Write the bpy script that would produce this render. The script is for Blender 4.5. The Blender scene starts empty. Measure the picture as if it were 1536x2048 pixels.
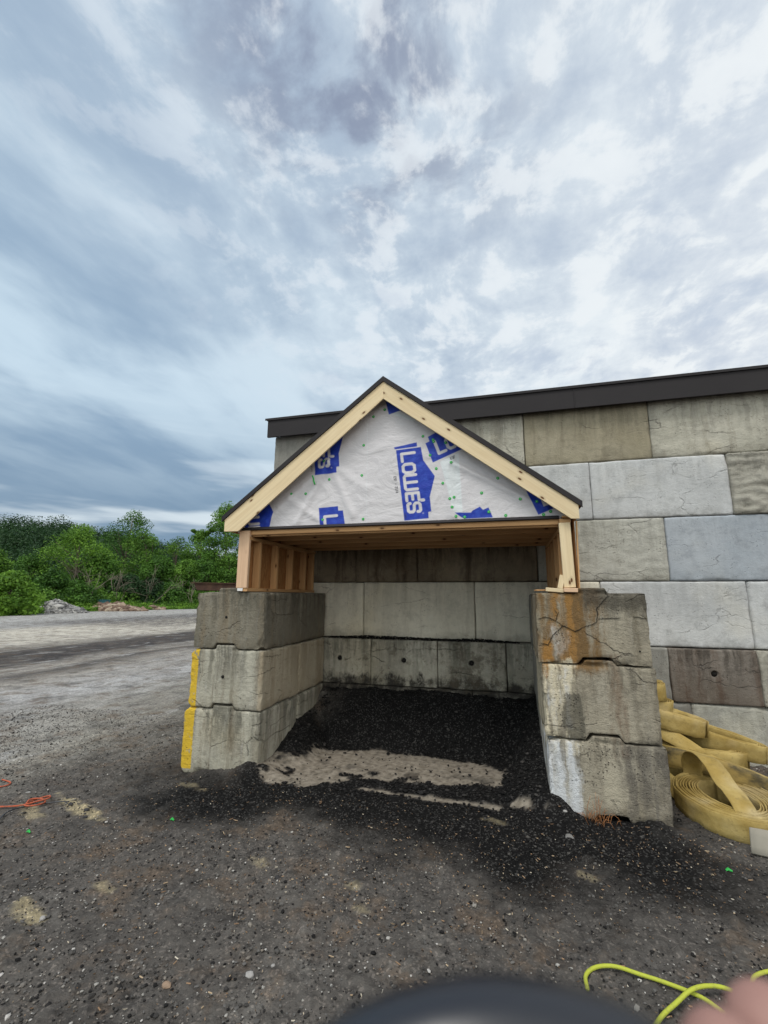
import bpy, bmesh, math, random
import numpy as np
from mathutils import Vector, Matrix
C = bpy.data.collections.new('scene'); bpy.context.scene.collection.children.link(C)
S = bpy.context.scene
R = math.radians
# ------------------------------------------------------------------ camera
CAM = Vector((0, 0, 1.7915))
cam = bpy.data.objects.new('camera', bpy.data.cameras.new('camera')); C.objects.link(cam)
r_ = Vector((0.96484848, 0.26275866, 0.00502934)); u_ = Vector((0.04335144, -0.17800282, 0.98307459)); f_ = Vector((-0.25920659, 0.9483, 0.18313671))
M = Matrix((( r_.x, u_.x, -f_.x, 0), (r_.y, u_.y, -f_.y, 0), (r_.z, u_.z, -f_.z, CAM.z), (0, 0, 0, 1)))
cam.matrix_world = M
cam.data.sensor_fit = 'HORIZONTAL'; cam.data.sensor_width = 36; cam.data.lens = 902.04 / 1536 * 36
cam.data.clip_start = 0.01; cam.data.clip_end = 5000
cam.data.dof.use_dof = True; cam.data.dof.focus_distance = 5.5; cam.data.dof.aperture_fstop = 7.5
S.camera = cam
S.view_settings.view_transform = 'Standard'; S.view_settings.look = 'None'; S.view_settings.gamma = 1
S.view_settings.exposure = 0.0
SUN_EL, SUN_AZ = R(62), R(200)       # azimuth of the sun measured from +Y towards +X

# ------------------------------------------------------------------ node helper
class NT:
    def __init__(s, tree): s.t = tree; s.n = tree.nodes; s.l = tree.links; s.n.clear()
    def new(s, typ, **k):
        n = s.n.new(typ)
        for a, b in k.items(): setattr(n, a, b)
        return n
    def put(s, sock, v):
        if v is None: return
        if isinstance(v, bpy.types.NodeSocket): s.l.new(v, sock)
        else:
            if sock.type == 'RGBA' and len(v) == 3: v = (*v, 1)
            sock.default_value = v
    def pos(s): return s.new('ShaderNodeNewGeometry').outputs['Position']
    def obj(s): return s.new('ShaderNodeTexCoord').outputs['Object']
    def rnd(s): return s.new('ShaderNodeObjectInfo').outputs['Random']
    def attr(s, name, out='Color'): return s.new('ShaderNodeAttribute', attribute_name=name).outputs[out]
    def map(s, v, scale=(1, 1, 1), loc=(0, 0, 0), rot=(0, 0, 0)):
        n = s.new('ShaderNodeMapping'); s.put(n.inputs['Vector'], v); s.put(n.inputs['Scale'], scale); s.put(n.inputs['Location'], loc); s.put(n.inputs['Rotation'], rot); return n.outputs[0]
    def noise(s, v, scale=5, detail=4, rough=.55, dist=0, out='Fac'):
        n = s.new('ShaderNodeTexNoise'); s.put(n.inputs['Vector'], v); s.put(n.inputs['Scale'], scale); s.put(n.inputs['Detail'], detail); s.put(n.inputs['Roughness'], rough); s.put(n.inputs['Distortion'], dist); return n.outputs[out]
    def vor(s, v, scale=5, feature='F1', out='Distance', rand=1):
        n = s.new('ShaderNodeTexVoronoi', feature=feature); s.put(n.inputs['Vector'], v); s.put(n.inputs['Scale'], scale); s.put(n.inputs['Randomness'], rand); return n.outputs[out]
    def ramp(s, f, pts, interp='LINEAR'):
        n = s.new('ShaderNodeValToRGB'); s.put(n.inputs[0], f); e = n.color_ramp; e.interpolation = interp
        while len(e.elements) < len(pts): e.elements.new(.5)
        for el, (p, c) in zip(e.elements, pts):
            el.position = p; el.color = (*c, 1) if not isinstance(c, (int, float)) else (c, c, c, 1)
        return n.outputs[0]
    def st(s, f, a, b):   # smooth step a..b -> 0..1
        n = s.new('ShaderNodeMapRange', interpolation_type='SMOOTHSTEP'); s.put(n.inputs[0], f); s.put(n.inputs[1], a); s.put(n.inputs[2], b); return n.outputs[0]
    def mix(s, f, a, b, mode='MIX'):
        n = s.new('ShaderNodeMix', data_type='RGBA', blend_type=mode); s.put(n.inputs[0], f); s.put(n.inputs[6], a); s.put(n.inputs[7], b); return n.outputs[2]
    def math(s, op, a, b=None, c=None):
        n = s.new('ShaderNodeMath', operation=op); s.put(n.inputs[0], a); s.put(n.inputs[1], b); s.put(n.inputs[2], c); return n.outputs[0]
    def mul(s, a, b): return s.math('MULTIPLY', a, b)
    def add(s, a, b): return s.math('ADD', a, b)
    def sep(s, v): n = s.new('ShaderNodeSeparateXYZ'); s.put(n.inputs[0], v); return n.outputs
    def comb(s, x, y, z): n = s.new('ShaderNodeCombineXYZ'); s.put(n.inputs[0], x); s.put(n.inputs[1], y); s.put(n.inputs[2], z); return n.outputs[0]
    def bump(s, h, strength=.5, dist=.01, nrm=None):
        n = s.new('ShaderNodeBump'); s.put(n.inputs['Height'], h); s.put(n.inputs['Strength'], strength); s.put(n.inputs['Distance'], dist); s.put(n.inputs['Normal'], nrm); return n.outputs[0]
    def out(s, col, rough=.85, nrm=None, metal=0, spec=.3, trans=None, sss=None):
        b = s.new('ShaderNodeBsdfPrincipled'); s.put(b.inputs['Base Color'], col); s.put(b.inputs['Roughness'], rough); s.put(b.inputs['Normal'], nrm); s.put(b.inputs['Metallic'], metal); s.put(b.inputs['Specular IOR Level'], spec)
        o = s.new('ShaderNodeOutputMaterial'); sh = b.outputs[0]
        if trans is not None:
            t = s.new('ShaderNodeBsdfTranslucent'); s.put(t.inputs[0], trans[0]); m = s.new('ShaderNodeMixShader'); s.put(m.inputs[0], trans[1]); s.l.new(sh, m.inputs[1]); s.l.new(t.outputs[0], m.inputs[2]); sh = m.outputs[0]
        s.l.new(sh, o.inputs[0]); return b
def mat(name):
    m = bpy.data.materials.new(name); m.use_nodes = True; return m, NT(m.node_tree)

# ------------------------------------------------------------------ world: overcast sky
w = bpy.data.worlds.new('World'); S.world = w; w.use_nodes = True
n = NT(w.node_tree)
sky = n.new('ShaderNodeTexSky', sky_type='NISHITA'); sky.sun_disc = False; sky.sun_elevation = SUN_EL; sky.sun_rotation = SUN_AZ
d = n.new('ShaderNodeTexCoord').outputs['Generated']
x, y, z = n.sep(d)
zz = n.math('MAXIMUM', z, 0.0)
den = n.add(zz, .13)
px = n.math('DIVIDE', x, den); py = n.math('DIVIDE', y, den)
P = n.comb(px, py, 0)
warp = n.noise(P, 1.6, 3, .5, out='Color')
wv = n.new('ShaderNodeVectorMath', operation='MULTIPLY_ADD'); n.l.new(warp, wv.inputs[0]); wv.inputs[1].default_value = (.22, .22, 0); n.l.new(P, wv.inputs[2]); PW = wv.outputs[0]
band = n.noise(n.map(PW, (1.0, .58, 1), (3.1, 7.4, 0), (0, 0, R(-5))), 1.5, 4, .5)       # long soft banks
puff = n.noise(n.map(PW, (1.0, .85, 1), (1.7, 2.2, 0)), 7.5, 10, .60)                 # puffy cells
wisp = n.noise(n.map(PW, (1.6, .72, 1), (5.5, 1.3, 0), (0, 0, R(-5))), 2.6, 7, .55)
side = n.mul(n.st(px, -1.05, -.15), 1.0)
dens = n.add(n.mul(band, n.add(.62, n.mul(side, -.22))), n.add(n.mul(n.mul(puff, side), .42), n.mul(wisp, n.add(.38, n.mul(side, -.20)))))
edge = n.st(dens, .37, .60)
gx = n.st(px, -1.5, 1.1)
lo = n.mix(gx, (.30, .43, .58), (.60, .67, .77))
hi = n.mix(gx, (.60, .75, .87), (.90, .94, .96))
cl = n.mix(edge, lo, hi)
hn = n.noise(PW, 5.5, 7, .58)
hole = n.mul(n.st(n.math('ABSOLUTE', n.add(px, .22)), .42, .02), n.mul(n.st(z, .60, .80), n.st(hn, .42, .60)))
cl = n.mix(n.mul(hole, .85), cl, (.25, .295, .41))
cl = n.mix(n.mul(n.st(puff, .49, .60), n.mul(side, .6)), cl, n.mix(gx, (.72, .79, .88), (.97, 1.0, 1.0)))
cl = n.mix(n.mul(n.mul(n.st(n.noise(n.map(PW, (1, .7, 1), (8, 3, 0)), 4.2, 7, .6), .54, .66), n.mul(side, n.st(z, .75, .45))), .55), cl, (.50, .59, .72))
lb = n.noise(n.map(d, (1.2, 1.2, 9), (2, 5, 1)), 1.6, 5, .5)        # layered banks low over the horizon
cl = n.mix(n.mul(n.st(z, .42, .10), n.st(px, .6, -.8)), cl, n.mix(n.st(lb, .42, .58), (.205, .31, .435), (.70, .79, .85)))
back = n.st(y, .15, -.75)     # unseen sky behind the viewer, brightened to lift the light on the foreground
cl = n.mix(back, cl, n.mix(1, cl, (2.1, 1.95, 1.72), 'MULTIPLY'))
skyc = n.mix(1, sky.outputs[0], (.1, .1, .1), 'MULTIPLY')
tot = n.mix(.95, skyc, cl)
bg = n.new('ShaderNodeBackground'); n.l.new(n.mix(1, tot, (10, 10, 10), 'MULTIPLY'), bg.inputs[0]); bg.inputs[1].default_value = .1
wo = n.new('ShaderNodeOutputWorld'); n.l.new(bg.outputs[0], wo.inputs[0])

sl = bpy.data.lights.new('sun', 'SUN'); sl.energy = 1.8; sl.angle = R(18); sl.color = (1, .955, .89)
so = bpy.data.objects.new('sun', sl); C.objects.link(so)
sd = Vector((math.sin(SUN_AZ) * math.cos(SUN_EL), math.cos(SUN_AZ) * math.cos(SUN_EL), math.sin(SUN_EL)))
so.rotation_euler = sd.to_track_quat('Z', 'Y').to_euler()

# ------------------------------------------------------------------ numpy noise
def vn(p, seed=0):
    p = np.asarray(p, float); i = np.floor(p).astype(np.int64); f = p - i; f = f * f * (3 - 2 * f)
    def h(a):
        k = (a[..., 0] * 374761393 + a[..., 1] * 668265263 + a[..., 2] * 2147483647 + seed * 974711) & 0xffffffff
        k = ((k ^ (k >> 13)) * 1274126177) & 0xffffffff
        return ((k ^ (k >> 16)) & 0xffff) / 65535.
    r = 0
    for dx in (0, 1):
        for dy in (0, 1):
            for dz in (0, 1):
                wgt = (f[..., 0] if dx else 1 - f[..., 0]) * (f[..., 1] if dy else 1 - f[..., 1]) * (f[..., 2] if dz else 1 - f[..., 2])
                r = r + wgt * h(i + np.array([dx, dy, dz]))
    return r
def fbm(p, sc=1, oct=4, seed=0):
    p = np.asarray(p, float) * sc; r = 0; a = .5; t = 0
    for k in range(oct): r = r + a * vn(p, seed + k * 17); t += a; a *= .5; p = p * 2.03 + 11.7
    return r / t
def ss(x, a, b): t = np.clip((x - a) / (b - a), 0, 1); return t * t * (3 - 2 * t)
def inpoly(x, y, poly):
    r = np.zeros(np.shape(x), bool); m = len(poly)
    for i in range(m):
        x0, y0 = poly[i]; x1, y1 = poly[(i + 1) % m]
        if y0 == y1: continue
        c = ((y0 > y) != (y1 > y)) & (x < (x1 - x0) * (y - y0) / (y1 - y0) + x0); r ^= c
    return r
def sdpoly(x, y, poly):
    dd = np.full(np.shape(x), 1e9); m = len(poly)
    for i in range(m): dd = np.minimum(dd, sdseg(x, y, poly[i], poly[(i + 1) % m]))
    return np.where(inpoly(x, y, poly), -dd, dd)
def sdseg(x, y, a, b):
    ax, ay = a; bx, by = b; dx, dy = bx - ax, by - ay
    t = np.clip(((x - ax) * dx + (y - ay) * dy) / (dx * dx + dy * dy + 1e-12), 0, 1)
    return np.hypot(x - ax - t * dx, y - ay - t * dy)

# ------------------------------------------------------------------ object helpers
WM = {}
def tag(o, label=None, cat=None, group=None, kind=None):
    if label: o['label'] = label
    if cat: o['category'] = cat
    if group: o['group'] = group
    if kind: o['kind'] = kind
    return o
def put(o, Mw, parent=None):
    C.objects.link(o); WM[o.name] = Mw.copy()
    if parent is not None:
        o.parent = parent; o.matrix_local = WM[parent.name].inverted() @ Mw
    else: o.matrix_world = Mw
    return o
def empty(name, loc, *a, **k):
    o = bpy.data.objects.new(name, None); o.empty_display_size = .1
    put(o, Matrix.Translation(loc)); return tag(o, *a, **k)
def mesh_np(name, V, F, m=None, parent=None, loc=(0, 0, 0), smooth=True, cols=None):
    """V (n,3) in world; F (k,4) or (k,3) int array, or list of faces."""
    me = bpy.data.meshes.new(name); V = np.asarray(V, float) - np.array(loc)
    if isinstance(F, np.ndarray):
        k = F.shape[1]; me.vertices.add(len(V)); me.vertices.foreach_set('co', V.astype(np.float32).ravel())
        me.loops.add(F.size); me.loops.foreach_set('vertex_index', F.astype(np.int32).ravel())
        me.polygons.add(len(F)); me.polygons.foreach_set('loop_start', np.arange(0, F.size, k, dtype=np.int32)); me.polygons.foreach_set('loop_total', np.full(len(F), k, np.int32))
        me.update(calc_edges=True); me.validate()
    else: me.from_pydata([tuple(v) for v in V], [], F); me.update()
    me.polygons.foreach_set('use_smooth', np.full(len(me.polygons), smooth))
    if cols:
        for an, c in cols.items():
            at = me.color_attributes.new(an, 'FLOAT_COLOR', 'POINT'); c = np.asarray(c, np.float32)
            if c.ndim == 1: c = np.stack([c, c, c], 1)
            at.data.foreach_set('color', np.concatenate([c, np.ones((len(c), 1), np.float32)], 1).ravel())
    if m: me.materials.append(m)
    o = bpy.data.objects.new(name, me); return put(o, Matrix.Translation(loc), parent)
def grid_faces(nx, ny):
    i = np.arange(nx - 1)[None, :]; j = np.arange(ny - 1)[:, None]; a = (j * nx + i).ravel()
    return np.stack([a, a + 1, a + nx + 1, a + nx], 1)
def board(name, p0, p1, wd, th, m, parent, side=None, bev=.003, twist=0):
    """plank from p0 to p1 (axis), wd along `side`, th across."""
    p0 = Vector(p0); p1 = Vector(p1); X = (p1 - p0); L = X.length; X.normalize()
    Y = Vector(side if side else (0, 1, 0)); Y = (Y - X * Y.dot(X)).normalized(); Z = X.cross(Y)
    bm = bmesh.new(); bmesh.ops.create_cube(bm, size=1)
    bmesh.ops.scale(bm, vec=(L, wd, th), verts=bm.verts); bmesh.ops.translate(bm, vec=(L / 2, 0, 0), verts=bm.verts)
    if bev: bmesh.ops.bevel(bm, geom=bm.edges[:], offset=min(bev, th * .3), segments=1, affect='EDGES')
    me = bpy.data.meshes.new(name); bm.to_mesh(me); bm.free(); me.materials.append(m)
    Mw = Matrix(((X.x, Y.x, Z.x, p0.x), (X.y, Y.y, Z.y, p0.y), (X.z, Y.z, Z.z, p0.z), (0, 0, 0, 1)))
    return put(bpy.data.objects.new(name, me), Mw, parent)
def boxo(name, a, b, m, parent, bev=.003):
    bm = bmesh.new(); bmesh.ops.create_cube(bm, size=1); s = Vector(b) - Vector(a)
    bmesh.ops.scale(bm, vec=s, verts=bm.verts)
    if bev: bmesh.ops.bevel(bm, geom=bm.edges[:], offset=bev, segments=1, affect='EDGES')
    me = bpy.data.meshes.new(name); bm.to_mesh(me); bm.free(); me.materials.append(m)
    return put(bpy.data.objects.new(name, me), Matrix.Translation((Vector(a) + Vector(b)) / 2), parent)
def tube_arrays(pts, rad, seg=8, closed=False):
    pts = [Vector(p) for p in pts]; V = []; F = []; nrm = Vector((0, 0, 1)); m = len(pts)
    for i, p in enumerate(pts):
        t = (pts[min(i + 1, m - 1)] - pts[max(i - 1, 0)]).normalized()
        b = t.cross(nrm)
        if b.length < .05: b = t.cross(Vector((1, 0, 0)))
        b.normalize(); nn = b.cross(t).normalized(); nrm = nn
        rr = rad[i] if hasattr(rad, '__len__') else rad
        for k in range(seg):
            a = 2 * math.pi * k / seg; V.append(p + (b * math.cos(a) + nn * math.sin(a)) * rr)
    for i in range(m - 1):
        for k in range(seg): F.append((i * seg + k, i * seg + (k + 1) % seg, (i + 1) * seg + (k + 1) % seg, (i + 1) * seg + k))
    F.append(tuple(range(seg))[::-1]); F.append(tuple((m - 1) * seg + k for k in range(seg)))
    return V, F
def tube(name, pts, rad, m, parent=None, seg=8, loc=None):
    V, F = tube_arrays(pts, rad, seg); return mesh_np(name, [tuple(v) for v in V], F, m, parent, loc or tuple(pts[0]))
def spline(pts, n=8):
    """Catmull-Rom through pts"""
    P_ = [np.array(p, float) for p in pts]; P_ = [2 * P_[0] - P_[1]] + P_ + [2 * P_[-1] - P_[-2]]; out = []
    for i in range(1, len(P_) - 2):
        for k in range(n):
            t = k / n; a, b, c, e = P_[i - 1:i + 3]
            out.append(.5 * ((2 * b) + (-a + c) * t + (2 * a - 5 * b + 4 * c - e) * t * t + (-a + 3 * b - 3 * c + e) * t ** 3))
    out.append(P_[-2]); return out

# ------------------------------------------------------------------ materials
def concrete(name, c1, c2, stain=(.10, .085, .065), samt=.35, hair=0.0, dripk=1.1, sc=1.0, bumps=.45, pale=None, pits=.5, extra=None, wet=0):
    m, n = mat(name); p = n.pos()
    big = n.noise(p, 1.7 * sc, 5, .6); col = n.mix(n.st(big, .32, .68), c1, c2)
    med = n.noise(p, 9, 6, .65); col = n.mix(n.mul(n.st(med, .45, .75), .35), col, tuple(v * .62 for v in c1))
    zo = n.sep(n.obj())[2]
    blot = n.noise(p, 3.4, 8, .72); col = n.mix(n.mul(n.st(blot, .50, .66), .45), col, tuple(v * .55 for v in c1)); col = n.mix(n.mul(n.st(blot, .46, .34), .30), col, tuple(min(.75, v * 1.25) for v in c2))
    wq = n.new('ShaderNodeVectorMath', operation='MULTIPLY_ADD'); n.l.new(n.noise(p, 5, 4, .6, out='Color'), wq.inputs[0]); wq.inputs[1].default_value = (.10, .10, .3); n.l.new(p, wq.inputs[2]); ps = wq.outputs[0]
    streak = n.noise(n.map(ps, (7, 7, .55)), 1.0, 7, .66)
    col = n.mix(n.mul(n.st(streak, .48, .70), samt), col, stain)
    drip = n.mul(n.st(n.noise(n.map(ps, (11, 11, .35), (9, 1, 2)), 1.0, 7, .7), .42, .62), n.st(zo, .05, .62)); col = n.mix(n.mul(drip, min(1, samt * dripk)), col, tuple(v * .38 for v in c1))
    foot = n.mul(n.st(zo, .16, .0), n.st(blot, .38, .6)); col = n.mix(n.mul(foot, .4), col, tuple(v * .5 for v in stain))
    streak2 = n.noise(n.map(ps, (17, 17, 1.0), (3, 3, 8)), 1.0, 6, .68)
    tint = n.noise(p, .9, 3, .6, out='Color'); ts = n.sep(tint); col = n.mix(n.mul(n.st(ts[0], .50, .70), .30), col, n.mix(1, col, (1.18, 1.08, .86), 'MULTIPLY')); col = n.mix(n.mul(n.st(ts[1], .50, .70), .35), col, n.mix(1, col, (.72, .72, .70), 'MULTIPLY'))
    if pale: col = n.mix(n.mul(n.st(streak2, .52, .72), pale[1]), col, pale[0])
    if extra: col = extra(n, p, col, streak, streak2)
    hmask = None
    if hair:
        hv = n.new('ShaderNodeVectorMath', operation='MULTIPLY_ADD'); n.l.new(n.noise(p, 2.5, 5, .65, out='Color'), hv.inputs[0]); hv.inputs[1].default_value = (.35, .35, .22); n.l.new(p, hv.inputs[2])
        he = n.vor(n.map(hv.outputs[0], (.55, .55, 2.1)), 1.5, 'DISTANCE_TO_EDGE'); hmask = n.mul(n.st(he, .012, .003), n.st(n.noise(p, 2.1, 3, .6), .50, .60)); col = n.mix(n.mul(hmask, hair), col, (.05, .045, .04))
        wq2 = n.st(n.noise(n.map(ps, (1.2, 1.2, 9)), 2.2, 6, .7), .52, .68); col = n.mix(n.mul(wq2, .22 * hair), col, tuple(v * .5 for v in c1))
    fine = n.noise(p, 90, 3, .7); col = n.mix(n.mul(n.st(fine, .55, .8), .35), col, tuple(v * .45 for v in c1))
    pit = n.vor(p, 38, rand=1); pm = n.mul(n.st(pit, .26, .14), n.st(n.noise(p, 4, 4, .7), .50, .62))
    col = n.mix(n.mul(pm, pits), col, (.03, .028, .025))
    spk = n.st(n.noise(p, 120, 2, .8), .62, .76); col = n.mix(n.mul(spk, .25), col, (.5, .48, .44))
    h = n.add(n.mul(med, .6), n.add(n.mul(fine, .3), n.mul(pm, -.6)))
    if hmask is not None: h = n.add(h, n.mul(hmask, -.6))
    h = n.add(h, n.mul(n.noise(n.map(p, (1, 1, 1.5)), 24, 5, .7), .5))
    n.out(col, .88, n.bump(h, bumps * 1.3, .016), spec=.25); return m
def boxmask(n, p, lo, hi, soft, wob=.16):
    q = n.noise(n.map(p, (1, 1, .45)), 9, 8, .72, out='Color'); v = n.new('ShaderNodeVectorMath', operation='MULTIPLY_ADD'); n.l.new(q, v.inputs[0]); v.inputs[1].default_value = (wob * 2,) * 3
    s2 = n.new('ShaderNodeVectorMath', operation='SUBTRACT'); n.l.new(p, s2.inputs[0]); s2.inputs[1].default_value = (wob,) * 3; n.l.new(s2.outputs[0], v.inputs[2])
    xyz = n.sep(v.outputs[0]); r = None
    for i in (0, 1, 2):
        if lo[i] is None: continue
        a = n.mul(n.st(xyz[i], lo[i] - soft, lo[i] + soft), n.st(xyz[i], hi[i] + soft, hi[i] - soft)); r = a if r is None else n.mul(r, a)
    return r
def ex_right(n, p, col, s1, s2):
    # top block: rust runs and tan staining; brown-black top right corner
    mk = boxmask(n, p, (.24, None, 1.16), (.78, None, 1.92), .06)
    col = n.mix(n.mul(mk, n.st(s1, .34, .54)), col, (.165, .10, .042))
    mk2 = boxmask(n, p, (.38, None, 1.20), (.56, None, 1.84), .03)
    col = n.mix(n.mul(mk2, n.st(s2, .44, .56)), col, (.27, .145, .045))
    mk2 = boxmask(n, p, (.27, None, 1.1), (.35, None, 1.42), .02, .08)
    col = n.mix(n.mul(mk2, .8), col, (.33, .165, .04))
    mk3 = boxmask(n, p, (.62, None, 1.68), (1.18, None, 1.90), .05)
    col = n.mix(n.mul(mk3, .75), col, (.05, .045, .036))
    mk3 = boxmask(n, p, (.36, None, 1.30), (.46, None, 1.52), .04)
    col = n.mix(n.mul(mk3, n.mul(n.st(s2, .40, .6), .8)), col, (.42, .42, .40))
    # middle block: cream and white runs on its left
    mk = boxmask(n, p, (.22, None, .5), (.52, None, 1.25), .02, .12)
    col = n.mix(n.mul(mk, n.st(s2, .38, .58)), col, (.56, .50, .37))
    mk = boxmask(n, p, (.31, None, .70), (.47, None, 1.19), .03)
    col = n.mix(n.mul(mk, n.st(s1, .42, .60)), col, (.58, .58, .57))
    mk = boxmask(n, p, (.42, None, .60), (.57, None, .97), .012, .10)
    col = n.mix(n.mul(mk, .85), col, (.10, .092, .072))
    mk = boxmask(n, p, (.78, None, .5), (.90, None, 1.3), .03, .10)
    col = n.mix(n.mul(mk, n.mul(n.st(s2, .36, .6), .7)), col, (.15, .10, .065))
    # bottom block: white bloom left, pale round patch, dark weathering on the right
    mk = boxmask(n, p, (.24, None, 0), (.50, None, .60), .03)
    col = n.mix(n.mul(mk, n.st(s1, .36, .58)), col, (.58, .60, .62))
    mk = boxmask(n, p, (.70, None, .12), (.88, None, .47), .05)
    col = n.mix(n.mul(mk, .65), col, (.44, .40, .31))
    mk = boxmask(n, p, (.84, None, 0), (1.2, None, .62), .08)
    col = n.mix(n.mul(mk, n.mul(n.st(s1, .35, .6), .75)), col, (.09, .082, .074))
    return col
def ex_left_side(n, p, col, s1, s2):   # middle course is sandy on its face to the bay
    mk = boxmask(n, p, (-2.56, None, .62), (-2.4, None, 1.21), .02, .02); return n.mix(n.mul(mk, .5), col, (.42, .34, .23))
def ex_yellow(n, p, col, s1, s2):
    mk = boxmask(n, p, (-3.6, None, .0), (-3.300, None, 1.21), .005, .012)
    chip = n.st(n.noise(n.map(p, (1, 1, .6)), 18, 7, .7), .64, .56)
    col = n.mix(n.mul(mk, chip), col, (.60, .40, .035))
    return ex_left_side(n, p, col, s1, s2)
def ex_bay(n, p, col, s1, s2):      # black asphalt dust rubbed onto the foot of the course, tan blotches above
    bl = n.noise(p, 5.5, 8, .72); mk = boxmask(n, p, (-2.6, None, .4), (.4, None, .74), .05, .22); col = n.mix(n.mul(mk, n.st(bl, .36, .56)), col, (.035, .032, .028))
    col = n.mix(n.mul(n.st(n.noise(p, 8, 7, .7), .54, .64), .6), col, (.10, .085, .06))
    mk = boxmask(n, p, (-.95, None, .6), (-.05, None, 1.2), .05, .2); return n.mix(n.mul(mk, n.mul(n.st(bl, .46, .60), .7)), col, (.09, .075, .055))
MC = dict(
    light=concrete('concrete light grey', (.44, .45, .455), (.55, .56, .56), (.30, .29, .27), .12, hair=.32, dripk=1.6, bumps=.5, pits=.35),
    blue=concrete('concrete blue grey', (.31, .345, .385), (.39, .42, .455), (.22, .24, .26), .12, hair=.32, bumps=.3, pits=.5),
    warm=concrete('concrete warm grey', (.38, .375, .33), (.47, .465, .42), (.20, .18, .14), .25, hair=.32, bumps=.8, pits=.45),
    tan=concrete('concrete tan', (.27, .24, .165), (.36, .325, .24), (.15, .125, .08), .35, hair=.3, bumps=.6),
    lichen=concrete('concrete lichen tan', (.40, .385, .32), (.50, .48, .41), (.16, .135, .09), .40, hair=.32, bumps=.8, pits=.5),
    rough=concrete('concrete rough cast', (.32, .305, .26), (.43, .415, .36), (.19, .18, .15), .3, bumps=1.0, pits=.3),
    grey=concrete('concrete mid grey', (.22, .215, .195), (.29, .285, .26), (.12, .105, .085), .5, 1, .5),
    stained=concrete('concrete brown stained', (.13, .11, .09), (.23, .205, .18), (.085, .05, .033), .75, hair=.6, bumps=.7),
    bayrow=concrete('concrete bay row', (.27, .255, .205), (.47, .45, .38), (.06, .072, .055), .65, hair=.6, bumps=.8, pits=.5, extra=ex_bay),
    baysoot=concrete('concrete sooty', (.17, .16, .135), (.26, .24, .20), (.03, .026, .022), .9, bumps=1.0, pits=.5, extra=ex_bay),
    streaky=concrete('concrete streaky brown', (.15, .118, .08), (.28, .235, .17), (.055, .038, .025), .9, hair=.32, bumps=.5),
    baylight=concrete('concrete bay pale', (.55, .52, .43), (.66, .63, .53), (.24, .20, .15), .32, hair=.4, bumps=.4, dripk=.8),
    topdark=concrete('concrete dark weathered', (.12, .11, .085), (.23, .21, .165), (.21, .16, .10), .6, bumps=.8, hair=.32, pale=((.26, .26, .24), .35), extra=ex_left_side),
    left=concrete('concrete left pier', (.34, .325, .26), (.47, .45, .38), (.14, .11, .075), .8, bumps=.9, hair=.3, pale=((.45, .45, .43), .35), extra=ex_yellow),
    right=concrete('concrete right pier', (.25, .22, .165), (.40, .365, .29), (.11, .09, .06), .7, bumps=1.0, hair=.3, pale=((.40, .39, .35), .25), extra=ex_right),
)
m, n = mat('old crack'); n.out((.018, .016, .013), .95); M_CRACK = m
m, n = mat('painted hole shade'); n.out((.012, .011, .010), .95); M_HOLE_SHADE = m  # near-black colour that paints the shade inside the lifting holes
def wood(name, c1, c2, knot=(.12, .05, .02), dark=1.0):
    m, n = mat(name); o = n.obj(); r = n.rnd()
    off = n.comb(n.mul(r, 37.), n.mul(r, 11.), n.mul(r, 5.)); v = n.new('ShaderNodeVectorMath', operation='ADD'); n.l.new(o, v.inputs[0]); n.l.new(off, v.inputs[1]); q = v.outputs[0]
    g = n.noise(n.map(q, (.8, 14, 14)), 2.2, 6, .6, .6); rings = n.noise(n.map(q, (.5, 30, 30)), 3, 3, .6)
    col = n.mix(n.st(g, .30, .70), c1, c2); col = n.mix(n.mul(n.st(rings, .5, .7), .25), col, tuple(v_ * .7 for v_ in c1))
    col = n.mix(n.mul(n.math('SUBTRACT', r, .5), .5), col, tuple(v_ * .6 for v_ in c2))
    qs = n.sep(q); k2 = n.new('ShaderNodeTexVoronoi', voronoi_dimensions='2D'); n.l.new(n.comb(n.mul(qs[0], 3.4), n.mul(n.add(qs[1], qs[2]), 7.5), 0), k2.inputs['Vector']); k2.inputs['Scale'].default_value = 1; ck = n.st(n.sep(k2.outputs['Color'])[0], .50, .54); kk = n.mul(ck, n.st(k2.outputs['Distance'], .080, .050)); ring = n.mul(ck, n.mul(n.st(k2.outputs['Distance'], .17, .08), .5))
    col = n.mix(ring, col, tuple(v_ * .62 for v_ in c1)); col = n.mix(kk, col, knot)
    n.out(col, .7, n.bump(g, .15, .003), spec=.25); return m
M_PINE = wood('pine pale', (.66, .52, .32), (.74, .61, .40))
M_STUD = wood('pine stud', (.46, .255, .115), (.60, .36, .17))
M_POST = wood('pine post', (.60, .40, .26), (.68, .47, .31))
m, n = mat('sheathing board'); o = n.obj(); f = n.vor(n.map(o, (14, 14, 5)), 3, out='Color'); fs = n.sep(f)
n.out(n.mix(fs[0], (.27, .125, .045), (.40, .20, .075)), .8, n.bump(fs[1], .2, .002)); M_OSB = m
m, n = mat('dark painted metal'); p = n.pos(); g = n.noise(p, 1.2, 3, .5); n.out(n.mix(g, (.020, .018, .020), (.032, .029, .031)), .65, n.bump(n.noise(p, 2.2, 2, .5), .15, .02), spec=.2); M_METAL = m
m, n = mat('rusty iron'); p = n.pos(); g = n.noise(p, 9, 5, .6); n.out(n.mix(n.st(g, .35, .7), (.045, .022, .015), (.085, .045, .028)), .8, n.bump(g, .3, .004)); M_RUST = m
m, n = mat('white paper'); n.out((.7, .7, .7), .8); M_WHITE = m
m, n = mat('green plastic'); n.out((.02, .38, .06), .45, spec=.5); M_GREEN = m
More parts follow.
